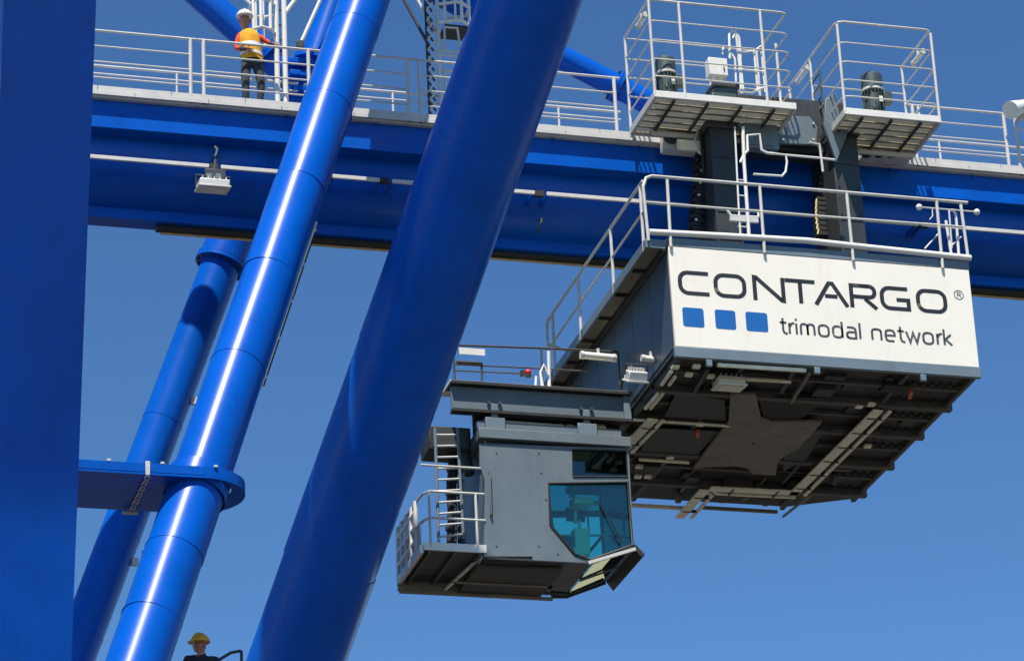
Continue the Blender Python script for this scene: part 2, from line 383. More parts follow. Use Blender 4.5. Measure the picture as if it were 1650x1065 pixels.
WR = WZ+.08
def walk_x(pxx): return U(pxx, 60+pxx*.085, Y=YW+.04).x
def walk_section(label, pa, pb, mids):
    xa, xb = walk_x(pa), walk_x(pb); Y = YW+.04; h = 1.09
    rails = [[(xa-.1, Y, WR+h), (xb+.1, Y, WR+h)]]
    rails += [[(xa, Y-.002, WR+h*f), (xb, Y-.002, WR+h*f)] for f in (.74, .48, .22)]
    posts = [((x, Y, WR-.08), (x, Y, WR+h-.004)) for x in (xa, xb)]+[((x, Y, WR-.08), (x, Y, WR+h-.004)) for x in [walk_x(m) for m in mids]]
    return railing(label, posts, rails, ((xa+xb)/2, Y, WR), group='walkway railings on the girder', pr=.031, rr=.015, top_r=.022)
walk_section('white pipe railing on the girder walkway beside the pylon', -120, 307, [100])
walk_section('white pipe railing in front of the worker with the white helmet', 328, 656, [497])
walk_section('white pipe railing on the walkway behind the wide dark tube', 675, 990, [832])
walk_section('white pipe railing right of the smaller machinery platform', 1471, 1618, [])
walk_section('white pipe railing cut by the right edge of the picture', 1636, 1900, [1760])
# railing on the far side of the walkway
YBk = 49.12
for i, (a, b, lab) in enumerate(((-100, 480, 'far side railing of the walkway seen behind the worker and the pylon'), (490, 1000, 'far side railing of the walkway seen between the two front tubes'),
                   (1440, 1900, 'far side railing of the walkway right of the platforms'))):
    xa, xb = U(a, 110+a*.08, Y=YBk).x, U(b, 110+b*.08, Y=YBk).x
    px_ = [p for p in (-20, 285, 633, 900, 1513, 1750) if a < p < b]
    railing(lab, [((U(p, 110+p*.08, Y=YBk).x, YBk, WR-.02), (U(p, 110+p*.08, Y=YBk).x, YBk, WR+1.03)) for p in px_],
            [[(xa, YBk, WR+1.04), (xb, YBk, WR+1.04)]]+[[(xa, YBk, WR+1.04*f), (xb, YBk, WR+1.04*f)] for f in (.86, .5)], ((xa+xb)/2, YBk, WR), pr=.02)

# ------------------------------------------------------------------ upper bracing behind the walkway
def brace(label, a, b, r, ends):
    d = (b-a).normalized(); t = thing('brace_tube', label, 'brace', b, 'upper bracing tubes')
    part('tube', MB().tube(a, b, r, None, 36), 'blue', t)
    e1 = d.cross(Vector((0, 1, 0))).normalized(); e2 = d.cross(e1)
    for s in ends:
        p = a.lerp(b, s); f = part('flange', MB().tube(p-d*.06, p-d*.004, r*1.38, None, 32), 'blue', t)
        part('flange', MB().tube(p+d*.004, p+d*.06, r*1.38, None, 32), 'blue', t)
        for k in range(12):
            q = p+(e1*math.cos(k*math.pi/6)+e2*math.sin(k*math.pi/6))*r*1.2
            part('flange_bolt', MB().tube(q-d*.1, q+d*.1, .02, None, 6), 'dark', f)
    return t
brace('blue diagonal tube passing behind the worker with the white helmet', U(230, -90, Y=50.2), U(482, 138, Y=49.9), .25, (.8,))
brace('blue diagonal tube coming down beside the larger machinery platform', U(560, -85, Y=49.9), U(1052, 170, Y=49.5), .215, (.885,))
post = brace('dark blue upright tube behind the slim bright tube', U(600, -170, Y=50.0), U(482, 175, Y=49.8), .27, (.42, .80))
for y in (98, 118, 142):
    p = U(483, y, Y=49.45)
    part('gusset_plate', MB().box(p+Vector((-.17, -.02, -.05)), p+Vector((.16, .3, .05))), 'blue', post, .01)
st = thing('strut', 'thin grey strut leaning behind the slim bright tube', 'strut', U(486, 66, Y=49.3))
part('rod', MB().tube(U(484, 72, Y=49.3), U(530, -30, Y=49.3), .035, None, 8), 'galv', st)
part('end_fork', MB().box(U(484, 72, Y=49.3)-Vector((.06, .05, .08)), U(484, 72, Y=49.3)+Vector((.06, .05, .06))), 'dark', st, .01)

# caged ladders
def ladder_rungs(t, xa, xb, y, z0, z1, step, m, r=.014):
    z = z0
    while z < z1:
        part('rung', MB().tube((xa, y, z), (xb, y, z), r, None, 6), m, t); z += step
YL = 48.55
la, lb = U(446, 80, Y=YL), U(459, 80, Y=YL)
zbt = WR-.05; ztop = U(446, -80, Y=YL).z
cl = thing('caged_ladder', 'white caged ladder standing right of the worker on the walkway', 'ladder', (la.x, YL, zbt), 'caged ladders')
for p, zz in ((la, zbt), (lb, zbt+.15)): part('stile', MB().tube((p.x, YL, zz), (p.x, YL, ztop), .045, None, 10), 'white', cl)
ladder_rungs(cl, la.x, lb.x, YL+.06, zbt+.2, ztop, .28, 'dark')
c1, c2, c3 = U(407, 50, Y=YL).x, U(417, 50, Y=YL).x, U(433, 50, Y=YL).x
zc = U(415, 53, Y=YL).z
for xx, yy in ((c1, YL-.1), (c2, YL-.2), (c3, YL-.15), (c2+.03, YL+.35), (c3, YL+.4)):
    part('cage_bar', MB().tube((xx, yy, zc), (xx, yy, ztop), .022 if yy > YL else .03, None, 8), 'white', cl)
for z in (zc, U(415, 8, Y=YL).z, ztop-.1):
    part('cage_hoop', MB().pipe([(la.x, YL+.02, z), (c3, YL-.16, z), (c2, YL-.21, z), (c1, YL-.1, z), (c1-.02, YL+.15, z), (c2, YL+.38, z), (c3, YL+.42, z), (la.x, YL+.3, z)], .026, 8), 'white', cl)
part('cage_stay', MB().tube((lb.x, YL, U(459, 24, Y=YL).z), U(486, -14, Y=YL), .035, None, 8), 'white', cl)
part('cage_stay', MB().tube((c1-.02, YL, U(405, 8, Y=YL).z), U(388, -8, Y=YL), .03, None, 8), 'white', cl)

YL = 49.0
la, lb = U(695, 80, Y=YL), U(707, 80, Y=YL)
ztop = U(700, -80, Y=YL).z
lm = thing('lattice_ladder', 'grey lattice mast with a ladder cage between the two front tubes', 'ladder', (la.x, YL, zbt), 'caged ladders')
part('stile', MB().tube((lb.x, YL, zbt), (lb.x, YL, ztop), .035, None, 10), 'galv', lm)
part('stile', MB().tube((la.x-.05, YL+.1, zbt), (la.x-.05, YL+.1, ztop), .02, None, 8), 'dark', lm)
z = zbt; k = 0
while z < ztop-.2:
    part('lattice_bar', MB().beam((la.x-.05, YL+.03, z), (lb.x-.07, YL+.03, z+.17), .03, .05, (0, 1, 0)), 'galv', lm)
    part('lattice_bar', MB().beam((lb.x-.07, YL+.06, z), (la.x-.05, YL+.06, z+.17), .025, .03, (0, 1, 0)), 'dark', lm); z += .19
zc0, zc1 = U(730, 39, Y=YL).z, U(730, 10, Y=YL).z
bx = [U(p, 30, Y=YL).x for p in (717, 731, 741, 756)]
for i, xx in enumerate(bx):
    part('cage_bar', MB().tube((xx, YL-.12*(i in (1, 2)), zc0), (xx, YL-.12*(i in (1, 2)), ztop), .03 if i != 1 else .02, None, 8), 'white', lm)
for z in (zc0, zc1, ztop-.1):
    part('cage_hoop', MB().pipe([(lb.x, YL, z), (bx[0], YL-.05, z), (bx[1], YL-.14, z), (bx[2], YL-.14, z), (bx[3], YL-.03, z-.03), (bx[3]+.02, YL+.3, z), (bx[1], YL+.45, z)], .03, 8), 'white', lm)
part('cage_floor', MB().box((bx[0], YL+.02, zc0-.03), (bx[3], YL+.5, zc0-.003)), 'dark', lm)
for (xa, ya), (xb, yb) in (((716, 44), (717, 82)), ((737, 46), (742, 84)), ((716, 44), (738, 46)), ((708, 82), (742, 85)), ((708, 89), (744, 92)), ((708, 113), (733, 116)), ((718, 116), (719, 180))):
    part('handrail', MB().tube(U(xa, ya, Y=YL-.02), U(xb, yb, Y=YL-.02), .02, None, 8), 'galv', lm)
for i, ((xa, ya), (xb, yb)) in enumerate((((646, -8), (692, 76)), ((664, -16), (699, 48)))):
    s2 = thing('strut', ['thin dark diagonal strut sloping down to the lattice mast', 'short pale diagonal strut meeting the lattice mast high up'][i], 'strut', U(xb, yb, Y=YL+.2))
    part('rod', MB().tube(U(xa, ya, Y=YL+.3), U(xb, yb, Y=YL+.15), .028, None, 8), 'dark' if i == 0 else 'galv', s2)
    part('end_plate', MB().box(U(xb, yb, Y=YL+.12)-Vector((.04, .01, .05)), U(xb, yb, Y=YL+.12)+Vector((.04, .01, .03))), 'galv', s2)

# ------------------------------------------------------------------ machinery platforms above the trolley
def platform(label, x0, x1, y0, y1, z, posts, rails, njoist, rail_h):
    t = thing('machinery_platform', label, 'platform', ((x0+x1)/2, y1, z-.12), 'machinery platforms on the girder')
    part('front_channel', MB().box((x0, y0, z-.045), (x1, y0+.045, z+.075)), 'white', t, .006)
    part('rear_channel', MB().box((x0, y1-.05, z-.06), (x1, y1, z+.05)), 'galv', t)
    part('side_channel', MB().box((x0, y0+.048, z-.06), (x0+.05, y1-.053, z+.06)), 'galv', t)
    part('side_channel', MB().box((x1-.05, y0+.048, z-.06), (x1, y1-.053, z+.06)), 'galv', t)
    npl = 6; wy = (y1-y0-.11)/npl
    for k in range(npl):
        ya = y0+.052+k*wy
        part('deck_plank', MB().box((x0+.054, ya+.006, z-.01), (x1-.054, ya+wy-.006, z+.02)), 'tray', t)
        part('plank_lip', MB().box((x0+.054, ya+.006, z-.032), (x1-.054, ya+.02, z-.012)), 'under', t)
    for k in range(njoist):
        xx = x0+.06+(x1-x0-.16)*(k+.5)/njoist
        part('joist', MB().box((xx, y0+.05, z-.085), (xx+.03, y1-.054, z-.035)), 'dark', t)
    part('edge_pipe', MB().tube((x0+.3, y1-.22, z-.10), (x1-.06, y1-.22, z-.10), .05, None, 10), 'galv', t)
    for a, b in posts: part('post', MB().tube(a, b, .024, None, 8), 'galv', t)
    for i, r in enumerate(rails): part('top_rail' if i == 0 else 'middle_rail', MB().pipe(r, .02 if i == 0 else .013, 8), 'galv', t)
    return t
zp = 27.56; yf, yb_ = 46.42, 47.78
x0, x1 = U(1054, 150, Y=yf).x, U(1283, 166, Y=yf).x
h = U(1041, 0, Y=yf).z-zp+.02
V = Vector
po = []; 
for xx in (x0+.02, U(1100, 90, Y=yf).x, U(1232, 100, Y=yf).x): po.append((V((xx, yf+.02, zp)), V((xx, yf+.02, zp+h))))
po += [(V((x0+.02, yb_-.03, zp-.1)), V((x0+.02, yb_-.03, zp+h))), (V((x1-.15, yf+.3, zp)), V((x1-.15, yf+.3, zp+h*.75))), (V((x1-.1, yb_-.03, zp)), V((x1-.1, yb_-.03, zp+h)))]
ra = []
for i, f in enumerate((1, .78, .58, .38, .2)):
    ra.append([V((x0+.02, yb_-.03, zp+h*f)), V((x0+.02, yf+.1, zp+h*f)), V((x0+.04, yf+.04, zp+h*f)), V((x0+.1, yf+.02, zp+h*f)), V((x1-.12, yf+.02, zp+h*f)), V((x1-.05, yf+.05, zp+h*f)), V((x1-.03, yf+.12, zp+h*f)), V((x1-.05, yb_-.03, zp+h*f))])
for f in (.99, .77, .57, .37): ra.append([V((x0+.02, yb_-.025, zp+h*f)), V((x1-.05, yb_-.025, zp+h*f))])
plat1 = platform('larger railed machinery platform with the left motor', x0, x1, yf, yb_, zp, po, ra, 4, h)
p1 = (x0, x1)
x0, x1 = U(1361, 182, Y=yf).x, U(1517, 195, Y=yf).x
h2 = U(1499, 50, Y=yf).z-zp+.02
po = [(V((xx, yf+.02, zp)), V((xx, yf+.02, zp+h2-.06))) for xx in (x0+.02, x1-.02)]
po += [(V((x0+.02, yb_-.03, zp-.15)), V((x0+.02, yb_-.03, zp+h2))), (V((x1-.02, yb_-.03, zp)), V((x1-.02, yb_-.03, zp+h2))), (V((x0+.02, yb_+1.0, zp)), V((x0+.02, yb_+1.0, zp+h2))), (V((x1-.35, yf+.1, zp)), V((x1-.35, yf+.1, zp+.28)))]
ra = []
for f in (1, .77, .56, .36, .18):
    ra.append([V((x0+.02, yb_+1.0, zp+h2*f)), V((x0+.02, yf+.14, zp+h2*f)), V((x0+.06, yf+.05, zp+h2*f)), V((x0+.14, yf+.02, zp+h2*f)), V((x1-.1, yf+.02, zp+h2*f)), V((x1-.03, yf+.06, zp+h2*f)), V((x1-.02, yf+.14, zp+h2*f)), V((x1-.02, yb_-.03, zp+h2*f))])
ra.append([V((x0+.02, yb_, zp+h2*.7)), V((x1-.02, yb_, zp+h2*.7))])
plat2 = platform('smaller railed machinery platform with the right motor', x0, x1, yf, yb_, zp, po, ra, 3, h2)
p2 = (x0, x1)
for k in range(6):
    z = zp+.12+k*.22
    part('side_ladder_rung', MB().tube((x0+.02, yb_-.4, z), (x0+.02, yb_-.06, z), .014, None, 6), 'dark', plat2)
part('side_ladder_stile', MB().tube((x0+.02, yb_-.4, zp), (x0+.02, yb_-.4, zp+h2*.75), .016, None, 6), 'dark', plat2)

# motors standing on the platforms
def motor(label, c, r, h):
    t = thing('electric_motor', label, 'motor', c, 'upright motors on the platforms')
    c = Vector(c)
    part('foot_flange', MB().tube(c, c+V((0, 0, .05)), r*1.35, None, 20), 'motor', t)
    part('gear_case', MB().tube(c+V((0, 0, .05)), c+V((0, 0, h*.22)), r*1.12, r*.95, 20), 'motor', t)
    body = part('body', MB().tube(c+V((0, 0, h*.22)), c+V((0, 0, h*.66)), r*.86, None, 24), 'motor', t)
    for k in range(18):
        a = 2*math.pi*k/18; d = V((math.cos(a), math.sin(a), 0))
        part('cooling_fin', MB().beam(c+d*r*.93+V((0, 0, h*.24)), c+d*r*.93+V((0, 0, h*.64)), .012, r*.16, (d.x, d.y, 0)), 'motor', body)
    part('joint_ring', MB().tube(c+V((0, 0, h*.66)), c+V((0, 0, h*.70)), r*1.06, None, 24), 'galv', t)
    part('fan_cowl', MB().tube(c+V((0, 0, h*.70)), c+V((0, 0, h*.96)), r, r*.97, 24), 'motor', t)
    part('cowl_top', MB().tube(c+V((0, 0, h*.96)), c+V((0, 0, h)), r*.97, r*.8, 24), 'motor', t)
    part('terminal_box', MB().box(c+V((r*.7, -r*.9, h*.4)), c+V((r*1.5, -r*.2, h*.62))), 'motor', t, .01)
    part('name_plate', MB().box(c+V((r*.15, -r*1.06, h*.4)), c+V((r*.5, -r*.98, h*.5))), 'white', t)
    return t
Ym = 46.9
c = U(1076, 160, Y=Ym); motor('dark upright motor at the left end of the larger platform', (c.x, Ym, zp+.024), .17, .92)
c = U(1410, 190, Y=Ym); motor('dark upright motor on the smaller platform', (c.x, Ym, zp+.024), .185, .98)
t = thing('gearbox', 'low dark gearbox with sloping ends on the larger platform', 'gearbox', (U(1165, 160, Y=47).x, 47, zp+.024))
gx = U(1138, 150, Y=46.8).x; gw = U(1190, 150, Y=46.8).x
part('housing', MB().prism([(gx, 46.75, zp+.024), (gx+.12, 46.75, zp+.42), (gw-.03, 46.75, zp+.46), (gw, 46.75, zp+.024)], (0, .5, 0)), 'motor', t, .02)
part('cover', MB().box((gx+.1, 46.72, zp+.43), (gw, 47.28, zp+.5)), 'dark', t, .01)
part('shaft', MB().tube((gx-.3, 47, zp+.18), (gx+.05, 47, zp+.18), .07, None, 14), 'dark', t)
t = thing('switch_cabinet', 'small white switch cabinet behind the gearbox on the larger platform', 'cabinet', (gx+.2, 47.4, zp+.02))
ca0, ca1 = U(1142, 122, Y=47.4), U(1170, 97, Y=47.4)
part('cabinet_body', MB().box((ca0.x, 47.35, ca0.z), (ca1.x, 47.55, ca1.z)), 'white', t, .01)
for xx in (ca0.x+.04, (ca0.x+ca1.x)/2, ca1.x-.04): part('leg', MB().box((xx-.015, 47.42, zp+.02), (xx+.015, 47.46, ca0.z-.002)), 'white', t)
part('door_handle', MB().box((ca1.x-.08, 47.335, ca0.z+.08), (ca1.x-.06, 47.349, ca0.z+.16)), 'dark', t)

# hooped access ladder from the platform down to the trolley roof
Ya = 46.62
al = thing('access_ladder', 'white hooped ladder running from the larger platform down to the trolley roof', 'ladder', U(1207, 380, Y=Ya))
def P2(pts, r, name='stile', y=Ya, m='white'): part(name, MB().pipe(px(pts, Y=y), r, 8), m, al)
P2([(1164, 88), (1166, 76), (1174, 77), (1177, 84), (1184, 95), (1186, 132)], .02, 'hand_loop')
P2([(1176, 95), (1175, 55), (1180, 50), (1186, 55), (1192, 110), (1195, 150)], .022, 'hand_loop')
P2([(1181, 62), (1186, 50), (1191, 62), (1193, 84), (1194, 150)], .02, 'hand_loop')
P2([(1193, 85), (1215, 83), (1226, 75), (1232, 74)], .018, 'guard_hoop'); P2([(1190, 147), (1212, 149), (1226, 143), (1235, 140)], .018, 'guard_hoop')
P2([(1192, 112), (1232, 116)], .016, 'guard_hoop')
for a in (1192, 1215, 1227): P2([(a, 84), (a+6, 148)], .018, 'guard_bar')
P2([(1197, 205), (1199, 262), (1207, 382)], .03); P2([(1184, 205), (1190, 330), (1193, 378)], .016)
P2([(1193, 262), (1199, 249), (1205, 243), (1204, 219), (1224, 217), (1227, 242), (1236, 247), (1247, 248)], .024, 'guard_hoop')
P2([(1247, 248), (1266, 250), (1268, 262), (1266, 277), (1260, 284), (1214, 281)], .02, 'guard_hoop')
P2([(1264, 250), (1320, 255), (1345, 258)], .02, 'guard_hoop')
P2([(1304, 230), (1320, 233), (1322, 245), (1326, 277)], .022, 'guard_hoop', m='galv')
P2([(1171, 338), (1178, 348), (1222, 350), (1222, 340)], .024, 'step_bracket')
part('step', MB().box(U(1177, 355, Y=Ya-.02), U(1220, 351, Y=Ya+.03)), 'galv', al)
for y in (290, 315, 340, 365): P2([(1189, y), (1203, y+1)], .012, 'rung')

# hanger legs that carry the trolley
def hanger(label, xa, xb, ytop, dark_w):
    yq = 47.15; z0 = 24.56; z1 = U((xa+xb)/2, ytop, Y=yq).z
    xl_, xr_ = U(xa, 300, Y=yq).x, U(xb, 300, Y=yq).x
    t = thing('hanger_leg', label, 'hanger leg', ((xl_+xr_)/2, yq, z0), 'hanger legs of the trolley')
    part('leg_plate', MB().box((xl_, yq, z0), (xr_, yq+.05, z1)), 'hang', t, .01)
    part('side_web', MB().box((xl_, yq+.054, z0), (xl_+.04, 48.18, z1-.02)), 'dark', t)
    part('side_web', MB().box((xr_-.04, yq+.054, z0), (xr_, 48.18, z1-.02)), 'dark', t)
    for k in range(5):
        z = z0+.35+k*(z1-z0-.4)/5
        part('stiffener', MB().box((xl_+.03, yq-.016, z), (xr_-.03, yq-.003, z+.03)), 'hang', t)
        for xx in (xl_+.06, xr_-.06): part('bolt', MB().tube((xx, yq-.02, z+.1), (xx, yq, z+.1), .016, None, 6), 'dark', t)
    part('head_block', MB().box((xl_-.06, yq-.05, z1), (xr_+.06, 48.1, z1+.12)), 'dark', t, .02)
    return t, xl_, xr_, z1
h1 = hanger('dark flat hanger leg under the larger platform', 1150, 1192, 208, 0)
h2_ = hanger('dark flat hanger leg under the smaller platform', 1347, 1388, 218, 0)
hk = h2_[0]
part('hook_arm', MB().prism(px([(1330, 160), (1347, 150), (1352, 182), (1352, 214), (1368, 190), (1372, 200), (1358, 235), (1348, 262), (1336, 225), (1328, 200)], Y=47.02), (0, .08, 0)), 'grey', hk, .01)
# energy chain hanging beside the left hanger leg
ch = thing('energy_chain', 'black link chain hanging left of the left hanger leg', 'cable chain', U(1128, 372, Y=47.6))
for k in range(24):
    p = U(1136-k*.75, 220+k*6.6, Y=47.7)
    part('chain_link', MB().box(p+V((-.11+.05*(k % 2), -.1, -.04)), p+V((.07+.05*(k % 2), .1, .032))), 'black', ch, .008)
    part('link_pin', MB().tube(p+V((-.02, -.115, 0)), p+V((-.02, -.102, 0)), .022, None, 8), 'tray' if k % 3 == 0 else 'dark', ch)
ch2 = thing('energy_chain', 'short black chain curling left of the right hanger leg', 'cable chain', U(1320, 380, Y=47.6))
for k in range(14):
    p = U(1330-10*math.sin(k/13*2.4), 275+k*8, Y=47.75)
    part('chain_link', MB().box(p+V((-.09, -.09, -.04)), p+V((.09, .09, .036))), 'black', ch2, .008)
    if k > 6: part('cable', MB().tube(p+V((-.1, -.1, -.04)), p+V((-.08, -.1, .06)), .018, None, 6), 'rail', ch2)

# travelling gear between the platforms
tg = thing('wheel_bogie', 'grey wheel bogie riding on the girder under the larger platform', 'bogie', U(1115, 240, Y=47.6))
part('bogie_frame', MB().box(U(1072, 238, Y=47.75), U(1148, 214, Y=48.02)), 'galv', tg, .015)
for xx in (1085, 1104, 1124):
    q = U(xx, 216, Y=47.62); part('wheel', MB().tube(q, q+V((0, .16, 0)), .13, None, 20), 'dark', tg); part('hub', MB().tube(q-V((0, .03, 0)), q-V((0, .002, 0)), .06, None, 14), 'galv', tg)
part('cable_loop', MB().pipe(px([(1128, 205), (1120, 225), (1126, 246), (1138, 252), (1146, 240), (1140, 212)], Y=47.5), .025, 8), 'galv', tg)
part('cable_loop', MB().pipe(px([(1136, 200), (1130, 222), (1133, 250), (1134, 282)], Y=47.45), .03, 8), 'black', tg)
part('guide_rail', MB().box(U(1093, 240, Y=47.5), U(1149, 232, Y=47.56)), 'tray', tg)
tg2 = thing('wheel_bogie', 'pale wheel bogie tucked under the smaller platform', 'bogie', U(1430, 245, Y=47.7))
part('bogie_frame', MB().box(U(1392, 250, Y=47.75), U(1455, 232, Y=48.02)), 'galv', tg2, .015)
for xx in (1400, 1420, 1438):
    q = U(xx, 240, Y=47.62); part('wheel', MB().tube(q, q+V((0, .16, 0)), .10, None, 20), 'dark', tg2); part('hub', MB().tube(q-V((0, .03, 0)), q-V((0, .002, 0)), .05, None, 14), 'tray', tg2)
wc = thing('wheel_cover', 'grey eight-sided cover plate between the two hanger legs', 'cover', U(1283, 236, Y=47.4))
part('plate', MB().prism(px([(1256, 196), (1266, 187), (1305, 188), (1318, 205), (1316, 234), (1252, 231)], Y=47.3), (0, .06, 0)), 'grey', wc, .012)
part('frame_beam', MB().box(U(1196, 246, Y=47.62), U(1350, 236, Y=47.7)), 'dark', wc)
part('back_box', MB().box(U(1196, 235, Y=47.5), U(1345, 186, Y=47.95)), 'dark', wc, .01)
for xx in (1262, 1310):
    for yy in (200, 226):
        q = U(xx, yy, Y=47.3); part('bolt', MB().tube(q-V((0, .03, 0)), q+V((0, .01, 0)), .02, None, 6), 'galv', wc)
ck = thing('control_box', 'grey control box hanging under the right end of the larger platform', 'box', U(1210, 230, Y=47.2))
part('box_body', MB().box(U(1200, 236, Y=47.1), U(1246, 210, Y=47.3)), 'strip', ck, .012)
part('lid', MB().box(U(1203, 232, Y=47.08), U(1243, 213, Y=47.096)), 'grey', ck)

# ------------------------------------------------------------------ trolley housing with the sign
TY, TX0, TX1, TZ0, TZ1, TB = 45.6, 16.20, 21.25, 22.53, 24.41, 51.75
tr = thing('trolley_housing', 'large grey trolley housing with a white sign board hanging under the girder', 'crane trolley', (18.7, 48.7, TZ0))
plan = [(TX0, TY+.03), (TX1, TY+.03), (TX1, 51.2), (20.25, TB), (TX0, TB)]
def planprism(z0, z1, ins=0): return MB().prism([(x, y, z0) for x, y in plan], (0, 0, z1-z0))
# side and rear wall panels stand on a bottom frame
mb = MB().box((TX0+.01, TY+.05, TZ0+.2), (TX1-.01, TB-.6, TZ1+.1)); part('core', mb, 'strip', tr)
k = 0; y = TY+.04
while y < TB-.9:
    part('side_panel', MB().box((TX0-.012, y+.006, TZ0+.182), (TX0+.008, y+.944, TZ1-.004)), 'wall', tr, .004); y += .95
y = TY+.04
while y < TB-.9:
    part('side_panel', MB().box((TX1-.008, y+.006, TZ0+.182), (TX1+.012, y+.944, TZ1-.004)), 'wall', tr, .004); y += .95
part('roof_edge', MB().box((TX0-.02, TY-.025, TZ1+.004), (TX1+.02, TY+.1, TZ1+.155)), 'strip', tr, .008)
part('roof_plate', MB().box((TX0-.02, TY+.104, TZ1+.102), (TX1+.02, TB-.5, TZ1+.15)), 'strip', tr)
part('bottom_frame', MB().box((TX0-.02, TY-.03, TZ0), (TX1+.02, TY+.045, TZ0+.175)), 'strip', tr, .008)
sign = part('sign_board', MB().box((TX0-.005, TY-.02, TZ0+.18), (TX1+.005, TY+.04, TZ1)), 'sign', tr, .006, label='white sign board with black lettering and three blue squares')
# underside
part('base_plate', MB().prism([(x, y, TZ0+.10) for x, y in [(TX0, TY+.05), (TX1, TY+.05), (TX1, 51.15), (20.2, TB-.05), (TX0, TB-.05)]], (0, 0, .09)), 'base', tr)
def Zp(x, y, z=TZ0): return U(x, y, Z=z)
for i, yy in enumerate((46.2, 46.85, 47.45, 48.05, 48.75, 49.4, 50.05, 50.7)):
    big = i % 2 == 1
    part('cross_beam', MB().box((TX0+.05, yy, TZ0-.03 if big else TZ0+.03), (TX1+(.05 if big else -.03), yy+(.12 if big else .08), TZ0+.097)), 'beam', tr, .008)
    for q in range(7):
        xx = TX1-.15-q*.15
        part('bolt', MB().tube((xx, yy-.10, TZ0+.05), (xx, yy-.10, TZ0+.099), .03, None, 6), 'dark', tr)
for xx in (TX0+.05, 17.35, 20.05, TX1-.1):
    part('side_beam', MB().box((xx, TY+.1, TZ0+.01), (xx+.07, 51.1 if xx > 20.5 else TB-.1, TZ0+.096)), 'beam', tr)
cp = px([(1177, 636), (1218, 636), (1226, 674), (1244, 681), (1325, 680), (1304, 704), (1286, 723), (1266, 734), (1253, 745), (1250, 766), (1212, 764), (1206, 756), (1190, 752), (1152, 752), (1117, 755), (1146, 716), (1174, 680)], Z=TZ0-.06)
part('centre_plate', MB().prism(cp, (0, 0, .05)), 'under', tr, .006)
q = Zp(1214, 715, TZ0-.064); part('drain_hole', MB().tube(q, q+V((0, 0, .003)), .03, None, 12), 'black', tr)
part('hoist_well', MB().prism(px([(1222, 641), (1330, 641), (1316, 656), (1292, 674), (1275, 679), (1244, 679), (1230, 672)], Z=TZ0-.02), (0, 0, .03)), 'black', tr)
for poly in ([(1090, 632), (1168, 645), (1170, 678), (1070, 672)], [(1052, 690), (1160, 695), (1118, 738), (1030, 730)], [(1265, 700), (1330, 690), (1300, 740), (1262, 760)]):
    part('cover_plate', MB().prism(px(poly, Z=TZ0-.012), (0, 0, .02)), 'dark', tr, .005)
def tray(pts, w, z=TZ0-.10, rungs=True):
    P_ = px(pts, Z=z)
    for a, b in zip(P_[:-1], P_[1:]):
        d = (b-a).normalized(); sdv = V((-d.y, d.x, 0))
        t = part('cable_tray', MB().beam(a-sdv*w*.3, b-sdv*w*.3, .17 if w > .2 else .05, .03), 'tray', tr)
        if w > .2:
            part('cable_tray', MB().beam(a+sdv*w*.5, b+sdv*w*.5, .06, .03), 'tray', tr)
            L = (b-a).length; n_ = max(2, int(L/.55))
            for k in range(n_):
                c_ = a.lerp(b, (k+.5)/n_)
                part('tray_clip', MB().beam(c_-sdv*w*.56, c_+sdv*w*.5, .03, .05), 'dark', t)
tray([(1102, 834), (1142, 790), (1285, 797), (1422, 662)], .26)
tray([(1008, 728), (1058, 676)], .22)
for a, b, w_ in (((1066, 620), (1082, 598), .05), ((1078, 620), (1088, 607), .05), ((1040, 658), (1060, 634), .05), ((1048, 658), (1068, 634), .05),
              ((1156, 588), (1298, 597), .06), ((1202, 611), (1274, 615), .05), ((1304, 602), (1275, 648), .05), ((1020, 676), (1175, 686), .04), ((1030, 740), (1110, 745), .05), ((1262, 832), (1308, 796), .04)):
    A_, B_ = Zp(*a, TZ0-.05), Zp(*b, TZ0-.05)
    part('conduit', MB().tube(A_, B_, w_*.6, None, 8), 'tray' if a[0] not in (1275, 1304, 1262) else 'under', tr)
for x_, y_ in ((1088, 592), (1122, 591), (1110, 604), (1145, 607), (1128, 684), (1080, 737), (1398, 719), (1384, 655), (1404, 652), (1030, 752), (1044, 768), (1028, 768)):
    q = Zp(x_, y_, TZ0-.03); part('fitting', MB().box(q-V((.06, .05, .02)), q+V((.06, .05, .03))), 'tray', tr, .008)
for x_, y_ in ((1467, 637), (1124, 700), (1298, 800)):
    q = Zp(x_, y_, TZ0-.04); part('warning_lug', MB().beam(q-V((.05, .16, .0)), q+V((.05, .16, .03)), .06, .05), 'orange', tr)
for x_ in (1143, 1317, 1488):
    q = U(x_, 576+(x_-1088)*.0675+6, Y=TY-.03); part('hinge_lug', MB().box(q-V((.045, .02, .05)), q+V((.045, .04, .06))), 'strip', tr, .008)
for x_ in (1140, 1280):
    part('hanging_rod', MB().beam(Zp(x_, 595, TZ0-.02), Zp(x_-22, 632, TZ0-.02), .07, .05), 'dark', tr)
rnd = random.Random(3)
for k in range(46):
    xx, yy = rnd.uniform(TX0+.2, 20.9), rnd.uniform(46.0, 51.3)
    if 17.6 < xx < 19.7 and 46.6 < yy < 50.3 and rnd.random() < .8: continue
    a_, b_, c_ = rnd.uniform(.05, .22), rnd.uniform(.04, .2), rnd.uniform(.04, .12)
    part('machine_box', MB().box((xx-a_, yy-b_, TZ0+.1-c_), (xx+a_, yy+b_, TZ0+.099)), rnd.choice(('base', 'beam', 'dark', 'black')), tr, .01)
